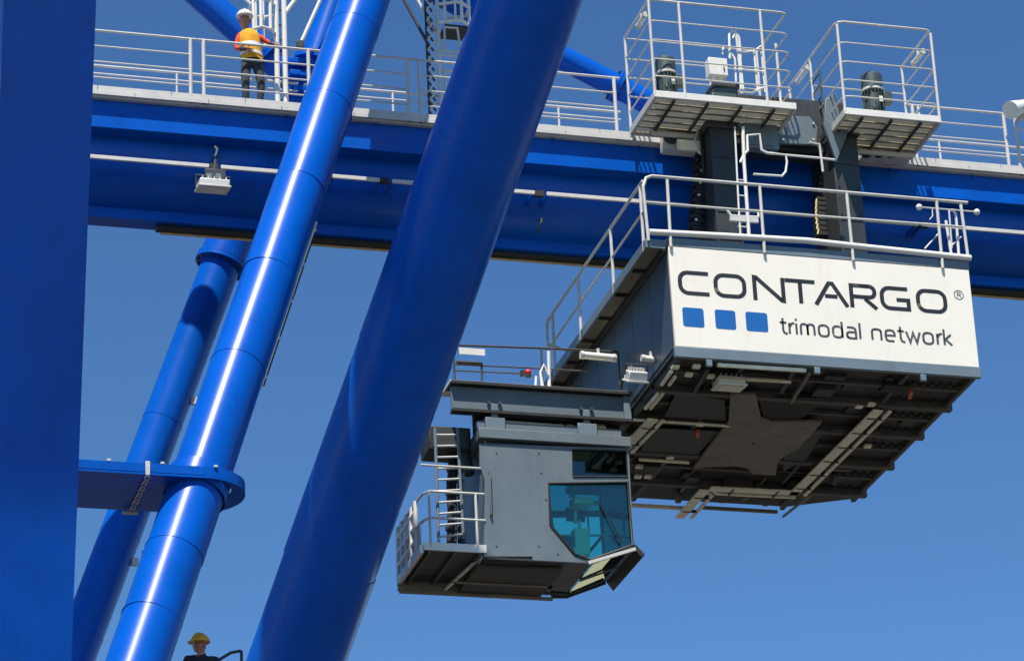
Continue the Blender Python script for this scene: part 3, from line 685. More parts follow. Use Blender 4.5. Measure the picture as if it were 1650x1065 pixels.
for k in range(16):
    xx, yy = rnd.uniform(TX0+.3, 20.7), rnd.uniform(46.0, 51.2)
    al_x = rnd.random() < .5; L_ = rnd.uniform(.5, 1.4); zz = TZ0+rnd.uniform(.0, .05); e_ = V((min(L_, 21.1-xx), 0, 0)) if al_x else V((0, min(L_, 51.4-yy), 0))
    part('hydraulic_pipe', MB().tube(V((xx, yy, zz)), V((xx, yy, zz))+e_, rnd.uniform(.015, .035), None, 8), rnd.choice(('beam', 'black', 'under')), tr)
for x_, y_ in ((1160, 800), (1230, 805), (1090, 800), (1340, 770)):
    q = Zp(x_, y_, TZ0-.02); part('sheave', MB().tube(q, q+V((.07, 0, 0)), .11, None, 20), 'beam', tr)
part('rear_bar', MB().box((16.5, TB-.05, TZ0-.06), (18.4, TB+.0, TZ0+.0)), 'tray', tr)
part('rear_bar', MB().box((18.6, TB-.12, TZ0-.05), (20.0, TB-.06, TZ0+.0)), 'under', tr)

# lettering of the sign: strokes laid flat on the board
SY = TY-.0235
def stroke(mb, pts, w, closed=False):
    pts = [Vector((p[0], p[1])) for p in pts]; n = len(pts); Lf = []; Rt = []
    for i in range(n):
        if closed: a, b = pts[i-1], pts[(i+1) % n]
        else: a, b = pts[max(0, i-1)], pts[min(n-1, i+1)]
        d0 = (pts[i]-a).normalized() if (pts[i]-a).length > 1e-9 else (b-pts[i]).normalized()
        d1 = (b-pts[i]).normalized() if (b-pts[i]).length > 1e-9 else d0
        n0, n1 = Vector((-d0.y, d0.x)), Vector((-d1.y, d1.x)); m_ = (n0+n1).normalized(); c = max(.35, m_.dot(n0))
        Lf.append(pts[i]+m_*w/2/c); Rt.append(pts[i]-m_*w/2/c)
    m = n if closed else n-1
    for i in range(m):
        j = (i+1) % n; q = [Lf[i], Rt[i], Rt[j], Lf[j]]
        mb.add([(p.x, SY, p.y) for p in q]+[(p.x, SY+.0035, p.y) for p in q], [(0,1,2,3),(7,6,5,4),(0,4,5,1),(1,5,6,2),(2,6,7,3),(3,7,4,0)])
def rrect(x0, z0, x1, z1, r, n=5):
    o = []
    for cx_, cz, t in ((x1-r, z1-r, 0), (x0+r, z1-r, 90), (x0+r, z0+r, 180), (x1-r, z0+r, 270)):
        o += [(cx_+r*math.cos(R(t+90*k/n)), cz+r*math.sin(R(t+90*k/n))) for k in range(n+1)]
    return o
def zm(x, y): q = U(1050+x/2.75, 360+y/2.75, Y=SY); return q.x, q.z
zt = (zm(180, 211)[1]+zm(1240, 292)[1])/2; zl = (zm(190, 321)[1]+zm(1240, 396)[1])/2
def lx(v): return U(1050+v/2.75, 360+(265+(v-117)*.073)/2.75, Y=SY).x
W_ = .068
def letter(strokes, m='ink'):
    mb = MB()
    for pts, cl_ in strokes: stroke(mb, pts, W_, cl_)
    part('letter', mb, m, sign)
zt -= W_/2; zl += W_/2; zmid = (zt+zl)/2; H_ = zt-zl; rc = .13
def box_(a, b): return lx(a)+W_/2, lx(b)-W_/2
a, b = box_(117, 255)
def carc(x0, x1, z0, z1, r, n=6):
    """open C: from top right round the left side to bottom right"""
    o = [(x1, z1)]+[(x0+r+r*math.cos(R(90+90*k/n)), z1-r+r*math.sin(R(90+90*k/n))) for k in range(n+1)]
    return o+[(x0+r+r*math.cos(R(180+90*k/n)), z0+r+r*math.sin(R(180+90*k/n))) for k in range(n+1)]+[(x1, z0)]
letter([(carc(a, b+.03, zl, zt, rc), False)])
a, b = box_(275, 420); letter([(rrect(a, zl, b, zt, rc), True)])
a, b = box_(448, 592); letter([([(a, zl-W_/2), (a, zt+W_/2-.02), (a+.03, zt+.01), (b-.03, zl-.01), (b, zl-W_/2+.02), (b, zt+W_/2)], False)])
a, b = box_(592, 727); letter([([(a-.03, zt), (b+.03, zt)], False), ([((a+b)/2, zt-.028), ((a+b)/2, zl-W_/2)], False)])
a, b = box_(724, 866); letter([([(a-.03, zl-W_/2), ((a+b)/2-.03, zt), ((a+b)/2+.03, zt), (b+.03, zl-W_/2)], False), ([(a+.13, zl+.13), (b-.13, zl+.13)], False)])
a, b = box_(877, 998); r_ = .09
letter([([(a, zl-W_/2), (a, zt), (b-r_, zt)]+[(b-r_+r_*math.sin(R(18*k)), zt-r_+r_*math.cos(R(18*k))) for k in range(1, 6)]+[(b-r_+r_*math.cos(R(18*k)), zl+.16+r_-r_*math.sin(R(18*k))) for k in range(6)]+[(a+.033, zl+.16)], False), ([(b-.17, zl+.13), (b+.02, zl-W_/2)], False)])
a, b = box_(1012, 1146); letter([(carc(a, b, zl, zt, rc)+[(b, zmid-.02), (b-.2, zmid-.02)], False)])
a, b = box_(1172, 1310); letter([(rrect(a, zl, b, zt, rc), True)])
# registered mark
cxr, czr = zm(1361, 317); mb = MB(); stroke(mb, [(cxr+.078*math.cos(R(15*k)), czr+.078*math.sin(R(15*k))) for k in range(24)], .013, True)
stroke(mb, [(cxr-.025, czr-.042), (cxr-.025, czr+.042), (cxr+.01, czr+.042), (cxr+.03, czr+.028), (cxr+.03, czr+.01), (cxr+.01, czr), (cxr-.02, czr)], .013); stroke(mb, [(cxr+.005, czr), (cxr+.032, czr-.042)], .013)
part('registered_mark', mb, 'inkgrey', sign)
# three blue squares
for xa, ya, xb, yb2 in ((132, 374, 231, 458), (276, 384, 371, 468), (412, 394, 512, 478)):
    x_0, z_1 = zm(xa+3, (ya+yb2)/2-41)[0], zm((xa+xb)/2, ya)[1]; x_1, z_0 = zm(xb+1, 420)[0], zm((xa+xb)/2, yb2)[1]
    o = rrect(x_0, z_0, x_1, z_1, .04); part('blue_square', MB().prism([(p[0], SY, p[1]) for p in o], (0, .0035, 0)), 'signblue', sign)
# second line
base = (zm(600, 491)[1]+zm(1290, 534)[1])/2; W2 = .037
xs, xe = zm(570, 470)[0], zm(1326, 515)[0]
hx = .185; asc = .27; u_ = .15
def arch(x, w2, r=.05): return [(x, base)]+[(x, base+hx-r)]+[(x+r-r*math.cos(R(22.5*k)), base+hx-r+r*math.sin(R(22.5*k))) for k in range(1, 5)]+[(x+w2-r+r*math.sin(R(22.5*k)), base+hx-r+r*math.cos(R(22.5*k))) for k in range(5)]+[(x+w2, base)]
def glyph(c, x):
    if c == 't': return [([(x+.03, base+asc-.01), (x+.03, base+.05), (x+.045, base+.012), (x+.08, base), (x+.1, base)], False), ([(x-.02, base+hx), (x+.09, base+hx)], False)], .135
    if c == 'r': return [([(x, base), (x, base+hx)], False), ([(x+.012, base+hx-.06), (x+.03, base+hx-.015), (x+.06, base+hx), (x+.085, base+hx)], False)], .115
    if c == 'i': return [([(x, base), (x, base+hx)], False), ([(x, base+hx+.045), (x, base+hx+.082)], False)], .072
    if c == 'm': return [(arch(x, .11), False), (arch(x+.11, .11), False)], .295
    if c == 'n': return [(arch(x, u_), False)], .225
    if c == 'o': return [(rrect(x, base, x+u_+.01, base+hx, .06), True)], .235
    if c == 'd': return [(rrect(x, base, x+u_, base+hx, .055), True), ([(x+u_, base), (x+u_, base+asc)], False)], .225
    if c == 'a': return [([(x+.01, base+hx), (x+u_-.05, base+hx), (x+u_-.01, base+hx-.02), (x+u_, base+hx-.06), (x+u_, base), (x+.05, base), (x+.012, base+.015), (x, base+.055), (x+.012, base+.09), (x+.05, base+.105), (x+u_-.016, base+.105)], False)], .22
    if c == 'l': return [([(x, base), (x, base+asc)], False)], .08
    if c == 'e': return [([(x+.016, base+.095), (x+u_, base+.095), (x+u_, base+hx-.05), (x+u_-.02, base+hx-.01), (x+u_-.06, base+hx), (x+.05, base+hx), (x+.012, base+hx-.015), (x, base+hx-.06), (x, base+.06), (x+.012, base+.015), (x+.05, base), (x+u_-.01, base)], False)], .22
    if c == 'w': return [([(x-.01, base+hx), (x+.05, base), (x+.105, base+hx-.02), (x+.16, base), (x+.22, base+hx)], False)], .275
    if c == 'k': return [([(x, base), (x, base+asc)], False), ([(x+.115, base+hx), (x+.02, base+.095), (x+.125, base)], False)], .16
    return [], .12
word = 'trimodal network'; tot = sum(glyph(c, 0)[1] for c in word); k_ = (xe-xs)/(tot-.03); x = 0
for c in word:
    st_, adv = glyph(c, x); mb = MB()
    for pts, cl_ in st_: stroke(mb, [(xs+(p[0]+.02)*k_, p[1]) for p in pts], W2, cl_)
    if st_: part('letter', mb, 'inkgrey', sign)
    x += adv

# railing and toe pipe round the trolley roof
Yr = TY-.06
zr_ = lambda p, y: U(p, y, Y=Yr)
tp = [(1036, 302), (1041, 287), (1050, 284), (1300, 305), (1559, 327)]
posts = [(px([(1045, 388), (1036, 300)], Y=Yr)), px([(1081, 398), (1075, 290)], Y=Yr), px([(1232, 408), (1224, 300)], Y=Yr), px([(1375, 420), (1364, 311)], Y=Yr), px([(1519, 432), (1509, 324)], Y=Yr), px([(1560, 416), (1548, 330)], Y=Yr)]
rr_ = railing('white pipe railing along the front of the trolley roof above the sign', [tuple(p) for p in posts],
        [px(tp, Y=Yr), px([(1040, 326), (1300, 347), (1552, 366)], Y=Yr)], U(1300, 400, Y=Yr), name='guard_railing', pr=.026, rr=.02, top_r=.028)
part('toe_pipe', MB().pipe(px([(1046, 374), (1180, 381), (1300, 388), (1400, 399), (1564, 416)], Y=Yr), .05, 10), 'white', rr_)
part('gate_post', MB().tube(*px([(1533, 411), (1524, 356)], Y=Yr+.1), .024, None, 8), 'white', rr_)
part('gate_post', MB().pipe(px([(1545, 412), (1540, 345), (1536, 339), (1531, 339)], Y=Yr+.1), .024, 8), 'white', rr_)
part('gate_stay', MB().tube(*px([(1490, 401), (1512, 377)], Y=Yr+.1), .014, None, 6), 'galv', rr_)
part('gate_stay', MB().tube(*px([(1531, 398), (1549, 382)], Y=Yr+.1), .014, None, 6), 'galv', rr_)
an = thing('antenna_bar', 'thin horizontal bar with a white knob at each end behind the right railing end', 'antenna', U(1528, 345, Y=46.3))
part('bar', MB().tube(*px([(1481, 334), (1576, 342)], Y=46.3), .014, None, 8), 'galv', an)
for x_, y_ in ((1481, 334), (1574, 342)):
    q = U(x_, y_, Y=46.3); part('knob', MB().sphere(q, .055), 'white', an)
part('mast', MB().tube(U(1529, 338, Y=46.3), U(1534, 400, Y=46.3), .016, None, 8), 'galv', an)
part('drop_cable', MB().pipe(px([(1502, 336), (1503, 348), (1498, 354)], Y=46.3), .01, 6), 'galv', an)

# side walkway of the trolley
XO = 15.83; zs_ = 24.47
sw = thing('side_walkway', 'narrow grating walkway along the left side of the trolley', 'walkway', (16.0, 48.6, zs_-.1))
part('outer_channel', MB().box((XO, TY+.02, zs_-.10), (XO+.05, 51.6, zs_+.06)), 'strip', sw, .005)
part('inner_channel', MB().box((TX0-.08, TY+.1, zs_-.12), (TX0-.025, 51.6, zs_+.0)), 'dark', sw)
y = TY+.06
while y < 51.4:
    part('grating_panel', MB().box((XO+.054, y, zs_-.03), (TX0-.084, y+.88, zs_+.01)), 'under', sw)
    part('bracket', MB().box((XO+.054, y+.88, zs_-.09), (TX0-.084, y+.905, zs_+.0)), 'dark', sw); y += .92
part('end_cap', MB().box((XO-.004, TY-.01, zs_-.1), (TX0-.05, TY+.016, zs_+.05)), 'strip', sw, .005)
sr = railing('pipe railing along the left side walkway of the trolley', [(V((XO+.02, yy, zs_-.1)), V((XO+.02, yy, zs_+1.05))) for yy in (45.75, 47.35, 49.2, 50.75)],
        [[V((XO+.02, TY-.0, zs_+1.06)), V((XO+.02, 51.05, zs_+1.06)), V((XO+.02, 51.1, zs_+.95)), V((XO+.02, 51.1, zs_))], [V((XO+.02, TY+.0, zs_+.55)), V((XO+.02, 51.1, zs_+.55))]], (XO, 48.6, zs_), pr=.026)
part('end_rail', MB().tube((XO+.02, 51.1, zs_+.65), (TX0, 51.1, zs_+.55), .02, None, 8), 'galv', sr)

# ------------------------------------------------------------------ operator's cabin
CY, CB = 48.0, 49.55
def cz(x, y): return U(x, y, Y=CY)
cab = thing('operator_cabin', 'grey operator cabin with teal windows hanging left of the trolley', 'cabin', (14.9, 48.8, cz(900, 903).z))
out_ = px([(773, 715), (1013, 722), (1021, 884), (957, 907), (858, 902), (858, 896), (780, 896), (781, 772), (773, 748)], Y=CY)
w1 = px([(884, 779), (1011, 777), (1019, 878), (952, 902), (926, 893), (887, 846)], Y=CY)
w2 = px([(922, 724), (1009, 727), (1011, 768), (923, 768)], Y=CY)
wall = part('side_wall', MB().holed(out_, [w1, w2], (0, .05, 0)), 'grey', cab)
D = V((0, CB-CY-.05, 0))
part('side_wall', MB().holed([p+D for p in out_], [[p+D for p in w1], [p+D for p in w2]], (0, .05, 0)), 'grey', cab)
def pane(loop, dy, m, nm='window_pane'):
    o = part(nm, MB().prism([p+V((0, dy, 0)) for p in loop], (0, .012, 0)), m, cab); return o
pw = pane(w1, .02, 'glass'); 
part('window_frame', MB().pipe([p+V((0, -.006, 0)) for p in w1], .022, 6, True), 'black', pw)
pw = pane(w2, .02, 'glassd'); pane(w1, D.y+.02, 'glass'); pane(w2, D.y+.02, 'glassd')
xr0, xl0 = out_[1].x, out_[0].x
ztop_, zbot = out_[1].z, out_[2].z
part('nose_frame', MB().box((xr0-.05, CY+.052, ztop_-.07), (xr0-.004, CB-.052, ztop_-.003)), 'grey', cab)
part('nose_frame', MB().box((xr0-.05, CY+.052, zbot), (xr0-.004, CB-.052, zbot+.05)), 'grey', cab)
part('nose_pane', MB().box((xr0-.03, CY+.052, zbot+.053), (xr0-.018, CB-.052, ztop_-.073)), 'glass', cab)
part('rear_wall', MB().box((xl0+.09, CY+.052, out_[6].z), (xl0+.13, CB-.052, ztop_-.003)), 'grey', cab)
part('ceiling', MB().box((xl0+.14, CY+.052, ztop_-.06), (xr0-.055, CB-.052, ztop_-.02)), 'dark', cab)
xf = out_[4].x; zf = out_[4].z
part('floor_pan', MB().box((xl0+.14, CY+.03, zf+.01), (xf+.6, CB-.03, zf+.06)), 'base', cab)
f0, f1 = out_[3], out_[2]
part('floor_pane', MB().prism([f0+V((0, .052, 0)), f1+V((-.05, .052, 0)), f1+V((-.05, CB-CY-.052, 0)), f0+V((0, CB-CY-.052, 0))], (0, 0, .012)), 'glass', cab)
part('floor_pane', MB().box((xf+.62, CY+.052, zf+.02), (f0.x-.01, CB-.052, zf+.032)), 'glass', cab)
for yy in (CY+.8,):
    part('floor_bar', MB().beam(f0+V((0, yy-CY, -.01)), f1+V((0, yy-CY, -.01)), .025, .03), 'grey', cab)
part('sill_trim', MB().beam(f0+V((-.1, -.02, -.01)), f1+V((.02, -.02, -.01)), .05, .05), 'galv', cab)
part('step_box', MB().box((out_[6].x, CY-.005, zf-.02), (xf, CY+.25, out_[6].z-.003)), 'black', cab)
zu = U(800, 950, Y=CB-.05).z
part('under_frame', MB().box((xl0-.05, CY+.26, zf-.06), (xf+.55, CB, zf+.0)), 'base', cab, .01)
part('under_rail', MB().box((xl0-1.0, CB-.1, zf-.10), (xf+.75, CB-.02, zf-.062)), 'under', cab)
part('under_rail', MB().box((xl0-.3, CY+.95, zf-.085), (xf+.5, CY+.99, zf-.062)), 'under', cab)
# sun visor below the nose
vp = px([(1018, 878), (1024, 876), (1040, 893), (1034, 899)], Y=CY)
part('visor', MB().prism(vp, (0, CB-CY, 0)), 'black', cab, .008)
part('nose_edge', MB().tube(f0+V((-.25, CB-CY, -.02)), f0+V((0, CB-CY, -.01)), .03, None, 8), 'black', cab)
part('nose_edge', MB().tube(f0+V((0, CB-CY, -.01)), f1+V((0, CB-CY, -.01)), .03, None, 8), 'black', cab)
# screw heads and seams
for x_, y_ in ((880, 805), (872, 762), (899, 893), (800, 730), (800, 880), (868, 730), (868, 880)):
    q = cz(x_, y_); part('rivet', MB().tube(q-V((0, .006, 0)), q+V((0, .003, 0)), .016, None, 8), 'dark', cab)
q1_, q2_ = cz(868, 890), cz(866, 726)
part('panel_seam', MB().box((q1_.x-.005, CY-.004, q1_.z), (q1_.x+.005, CY+.002, q2_.z)), 'strip', cab)
q1_ = cz(1000, 880)
part('wiper', MB().pipe([cz(1002, 876)-V((0, .03, 0)), cz(985, 845)-V((0, .035, 0)), cz(968, 812)-V((0, .03, 0))], .012, 6), 'black', cab)
part('gasket', MB().pipe([p+V((0, -.006, 0)) for p in w2], .014, 6, True), 'black', cab)
part('grab_rail', MB().pipe([cz(788, 760)-V((0, .005, 0)), cz(788, 762)-V((0, .06, 0)), cz(790, 830)-V((0, .06, 0)), cz(790, 832)-V((0, .005, 0))], .014, 6), 'grey', cab)
# roof tiers, brackets and the carrying beam
def slab(name, a, b, y0, y1, m, bev=.006): part(name, MB().box(V((cz(*a).x, y0, cz(*a).z)), V((cz(*b).x, y1, cz(*b).z))), m, cab, bev)
zr1, zr0 = cz(890, 698).z, cz(890, 714).z
part('roof', MB().box((xl0-.02, CY-.06, zr0), (xr0+.03, CB+.03, zr1)), 'grey', cab, .01)
zr2, zr3 = cz(890, 684).z, cz(890, 694).z
part('roof_rail', MB().box((xl0-.02, CY+.02, zr1+.02), (xr0-.1, CY+.12, zr2)), 'grey', cab, .006)
part('roof_rail', MB().box((xl0-.02, CB-.2, zr1+.002), (xr0-.1, CB-.1, zr2)), 'grey', cab, .006)
zb0, zb1 = cz(900, 669).z, cz(900, 632).z
for x_ in (798, 946):
    xx = cz(x_, 690).x
    part('hanger_block', MB().box((xx-.16, CY-.03, zr1+.004), (xx+.16, CY+.16, zr2+.05)), 'strip', cab, .01)
    part('hanger_bolt', MB().box((xx-.055, CY-.01, zr2+.054), (xx+.055, CY+.1, zb0+.12)), 'strip', cab, .008)
    for s_ in (-.09, .09): part('nut', MB().tube((xx+s_, CY-.03, zb0+.14), (xx+s_, CY+.0, zb0+.14), .035, None, 6), 'dark', cab)
xb0, xb1 = cz(728, 650).x, cz(1016, 660).x
part('carrying_beam', MB().box((xb0, CY+.02, zb0), (xb1, CY+.08, zb1)), 'grey', cab, .006)
part('beam_flange', MB().box((xb0-.02, CY-.10, zb1+.003), (xb1+.02, CY+.25, zb1+.052)), 'black', cab)
part('beam_flange', MB().box((xb0, CY-.05, zb0-.05), (xb1, CY+.12, zb0-.003)), 'black', cab)
part('roof_walk', MB().box((xb0-.02, CY-.04, zb1+.055), (xb1+.1, CY+.6, zb1+.08)), 'tray', cab)
part('beam_end', MB().box((xb1-.12, CY-.04, zb0-.05), (xb1, CY+.015, zb1+.0)), 'strip', cab, .006)
part('frame_panel', MB().box((xl0+.05, CY+.5, zr1+.01), (xb1-.05, CY+.56, zb1-.02)), 'base', cab)
part('pipe_run', MB().tube((xl0+.35, CY+.2, zb0-.12), (xl0+1.45, CY+.2, zb0-.125), .055, None, 10), 'white', cab)
for k in range(4): part('frame_post', MB().box((xl0+.3+k*.62, CY+.3, zr2+.01), (xl0+.38+k*.62, CY+.48, zb0+.1)), 'dark', cab)
for x_ in (900, 927, 975): 
    q = cz(x_, 680); part('roof_fitting', MB().sphere(q+V((0, .3, .02)), .09, (1.3, 1, .7)), 'white' if x_ != 975 else 'tray', cab)
# interior
seat = part('driver_seat', MB().box(cz(906, 855)+V((0, .5, 0)), cz(940, 845)+V((0, 1.05, 0))).add([], []), 'seat', cab, .03)
part('seat_back', MB().beam(cz(906, 852)+V((0, .78, 0)), cz(897, 790)+V((0, .78, 0)), .5, .12, (1, 0, 0)), 'seat', cab, .03)
part('head_rest', MB().box(cz(893, 786)+V((0, .66, 0)), cz(903, 776)+V((0, .9, 0))), 'seat', cab, .02)
part('console', MB().box(cz(938, 880)+V((0, .35, 0)), cz(960, 838)+V((0, .6, 0))), 'screen', cab, .02)
part('joystick', MB().tube(cz(948, 838)+V((0, .45, 0)), cz(946, 822)+V((0, .45, 0)), .02, .03, 10), 'screen', cab)
part('monitor', MB().box(cz(939, 806)+V((0, .9, 0)), cz(968, 786)+V((0, .94, 0))), 'dark', cab, .008)
part('monitor_arm', MB().pipe([cz(942, 776)+V((0, .8, 0)), cz(950, 790)+V((0, .82, 0)), cz(944, 820)+V((0, .6, 0))], .028, 8), 'screen', cab)
part('lamp_panel', MB().box(cz(940, 792)+V((0, .5, 0)), cz(970, 783)+V((0, .8, 0))), 'screen', cab, .01)
part('inner_rail', MB().tube(cz(888, 816)+V((0, 1.3, 0)), cz(1012, 816)+V((0, 1.3, 0)), .018, None, 8), 'galv', cab)
part('inner_bar', MB().tube(cz(985, 782)+V((0, 1.3, 0)), cz(987, 816)+V((0, 1.3, 0)), .018, None, 8), 'galv', cab)
part('inner_bar', MB().tube(cz(972, 862)+V((0, 1.3, 0)), cz(1008, 818)+V((0, 1.3, 0)), .025, None, 8), 'dark', cab)
part('foot_rest', MB().box(cz(934, 884)+V((0, .3, 0)), cz(950, 870)+V((0, .7, 0))), 'screen', cab, .01)
part('inner_post', MB().box(cz(960, 895)+V((0, 1.0, 0)), cz(966, 846)+V((0, 1.06, 0))), 'dark', cab)

# balcony behind the cabin, with ladder
bx0, bx1 = cz(683, 880).x, out_[7].x-.02; bz_ = cz(730, 882).z
bal = thing('cabin_balcony', 'small railed balcony at the left end of the cabin', 'balcony', ((bx0+bx1)/2, 48.8, bz_-.15))
part('toe_plate', MB().box((bx0, CY-.01, bz_-.06), (bx1, CY+.02, bz_+.07)), 'white', bal, .005)
for k in range(5):
    y_ = CY+.03+k*.3; part('floor_plank', MB().box((bx0, y_, bz_-.03), (bx1, y_+.29, bz_+.01)), 'dark', bal)
for x_ in (bx0+.1, (bx0+bx1)/2, bx1-.1): part('joist', MB().box((x_-.02, CY+.03, bz_-.10), (x_+.02, CB, bz_-.033)), 'beam', bal)
part('rear_beam', MB().box((bx0-.05, CB-.08, bz_-.2), (bx1+.05, CB+.0, bz_-.04)), 'under', bal, .01)
part('diagonal_stay', MB().beam((bx1-.05, CY+.1, bz_-.07), (bx1-.3, CB-.1, bz_-.16), .035, .04), 'tray', bal)
part('outer_beam', MB().box((bx0-.06, CY+.02, bz_-.1), (bx0-.004, CB, bz_+.03)), 'white', bal)
rail_h = cz(690, 791).z-bz_
for x_ in (cz(693, 840).x, cz(768, 840).x): part('post', MB().tube((x_, CY, bz_), (x_, CY, bz_+rail_h), .022, None, 8), 'galv', bal)
for f in (1, .52):
    z_ = bz_+rail_h*f
    part('rail', MB().pipe([(bx1, CY, z_), (bx0+.12, CY, z_), (bx0+.03, CY+.05, z_-.03), (bx0, CY+.2, z_-.05), (bx0, CB, z_-.05)], .022, 8), 'galv', bal)
for f in (1.48,): part('rail', MB().tube((cz(680, 800).x, CY+.02, bz_+rail_h*f), (bx1, CY+.02, bz_+rail_h*f), .02, None, 8), 'galv', bal)
for y_ in (CY+.35, CY+.62, CY+.95, CY+1.25, CB-.03): part('post', MB().tube((bx0-.03, y_, bz_-.1), (bx0-.02, y_, bz_+rail_h*.95), .035, None, 8), 'white', bal)
for f in (.25, .5, .75): part('side_rail', MB().tube((bx0-.03, CY+.35, bz_+rail_h*f), (bx0-.03, CB-.02, bz_+rail_h*f), .03, None, 8), 'white', bal)
part('side_sheet', MB().box((bx0-.012, CY+.12, bz_-.1), (bx0+.004, CB-.02, bz_+rail_h*.5)), 'white', bal)
for k in range(5):
    y_ = CB-.02; x_ = bx0+.12+k*.2; part('infill_bar', MB().box((x_, y_, bz_+.02), (x_+.12, y_+.02, bz_+rail_h*.55)), 'dark', bal)
ld = thing('cabin_ladder', 'grey ladder rising from the balcony past the cabin', 'ladder', cz(725, 872))
YL2 = CY+.3
sA, sB = px([(701, 690), (707, 872)], Y=YL2), px([(737, 690), (747, 868)], Y=YL2)
for p in (sA, sB): part('stile', MB().tube(p[0], p[1], .026, None, 8), 'strip', ld)
for k in range(10):
    f = .06+k*.1; part('rung', MB().tube(sA[0].lerp(sA[1], f), sB[0].lerp(sB[1], f), .018, None, 6), 'galv', ld)
lp = thing('cable_loop', 'dark corrugated cable loop hanging behind the cabin ladder', 'cable', cz(730, 870)+V((0, .8, 0)))
for i, (x_, w_) in enumerate(((724, .045), (732, .04), (740, .03))):
    part('hose', MB().pipe(px([(x_+4, 690), (x_-2, 720), (x_+3, 750), (x_-1, 790), (x_+2, 830), (x_, 874)], Y=CY+.75+.1*i), w_, 10), 'black', lp)
    for k in range(9):
        q = U(x_+random.uniform(-2, 3), 700+k*19, Y=CY+.75+.1*i); part('hose_clamp', MB().tube(q-V((0, 0, .03)), q+V((0, 0, .03)), w_*1.25, None, 10), 'dark', lp)
ac = thing('cooling_unit', 'black cooling unit above the balcony ladder', 'cooling unit', cz(735, 705)+V((0, .5, 0)))
part('casing', MB().box(cz(703, 706)+V((0, .45, 0)), cz(770, 672)+V((0, 1.0, 0))), 'black', ac, .02)
for k in range(5): part('louvre', MB().box(cz(708, 702-k*6)+V((0, .43, 0)), cz(766, 699.5-k*6)+V((0, .447, 0))), 'dark', ac)
part('duct', MB().pipe([cz(755, 700)+V((0, .6, 0)), cz(764, 716)+V((0, .55, 0)), cz(770, 745)+V((0, .5, 0))], .09, 10), 'dark', ac)
# railing on the cabin roof walk
Yc = CY+.1
zf_ = zb1+.09
def cr(y_, f): return zf_
rc_ = railing('dark pipe railing above the cabin beam with white plates', [tuple(px([(733, 618), (730, 558)], Y=Yc)), tuple(px([(777, 620), (776, 590)], Y=Yc)), tuple(px([(874, 622), (872, 560)], Y=Yc)), tuple(px([(1000, 630), (996, 568)], Y=Yc))],
        [px([(730, 556), (872, 561), (996, 567)], Y=Yc), px([(733, 587), (872, 594), (950, 598)], Y=Yc), px([(733, 597), (840, 602)], Y=Yc)], cz(800, 620), m='dark', pr=.018, rr=.014, top_r=.02)
part('plate', MB().box(U(740, 570, Y=Yc-.03), U(781, 563, Y=Yc-.02)), 'white', rc_)
part('pipe_sleeve', MB().tube(U(736, 584, Y=Yc-.02), U(777, 586, Y=Yc-.02), .035, None, 8), 'black', rc_)
part('white_post', MB().tube(*px([(885, 622), (884, 566)], Y=Yc), .028, None, 8), 'white', rc_)
part('white_post', MB().pipe(px([(874, 622), (871, 600), (876, 588), (882, 600)], Y=Yc-.05), .025, 8), 'white', rc_)
part('white_post', MB().tube(*px([(863, 620), (864, 606)], Y=Yc), .02, None, 8), 'white', rc_)
rl = thing('warning_light', 'small red warning light above the cabin beam', 'lamp', U(851, 606, Y=Yc))
q = U(851, 600, Y=Yc-.02); part('red_lens', MB().sphere(q, .055), 'red', rl); part('bracket', MB().box(q+V((-.11, .0, -.04)), q+V((-.05, .1, .04))), 'black', rl); part('cap', MB().tube(q-V((0, 0, .08)), q-V((0, 0, .045)), .05, None, 10), 'black', rl)

# ------------------------------------------------------------------ lamps
def tube_lamp(label, a, b, r=.05):
    t = thing('tube_lamp', label, 'lamp', (a+b)/2-V((0, 0, r)), 'white tube lamps on the railings'); d = (b-a).normalized()
    part('housing', MB().tube(a, b, r, None, 12), 'white', t)
    for p in (a, b): part('end_cap', MB().tube(p-d*.03, p+d*.03, r*1.12, None, 12), 'galv', t)
    part('clamp', MB().box((a+b)/2+V((-.02, -.02, r*.9)), (a+b)/2+V((.02, .02, r+.08))), 'galv', t)
x0 = p1[0]
tube_lamp('white tube lamp on the left rail of the larger platform', V((x0+.02, yb_-.75, zp+h*.9)), V((x0+.02, yf+.22, zp+h*.9)), .045)
tube_lamp('white tube lamp on the left rail of the smaller platform', V((p2[0]+.02, yb_+.6, zp+h2*.93)), V((p2[0]+.02, yb_+.1, zp+h2*.93)), .045)
tube_lamp('white tube lamp on the right rail of the smaller platform', V((p2[1]-.02, yb_-.55, zp+h2*.88)), V((p2[1]-.02, yf+.4, zp+h2*.88)), .045)
tube_lamp('white tube lamp in front of the trolley side wall above the cabin', U(938, 572, Y=CY), U(990, 577, Y=CY), .06)
tube_lamp('short white tube lamp under the lower left corner of the sign', U(1036, 577, Y=46.6), U(1062, 581, Y=46.6), .05)

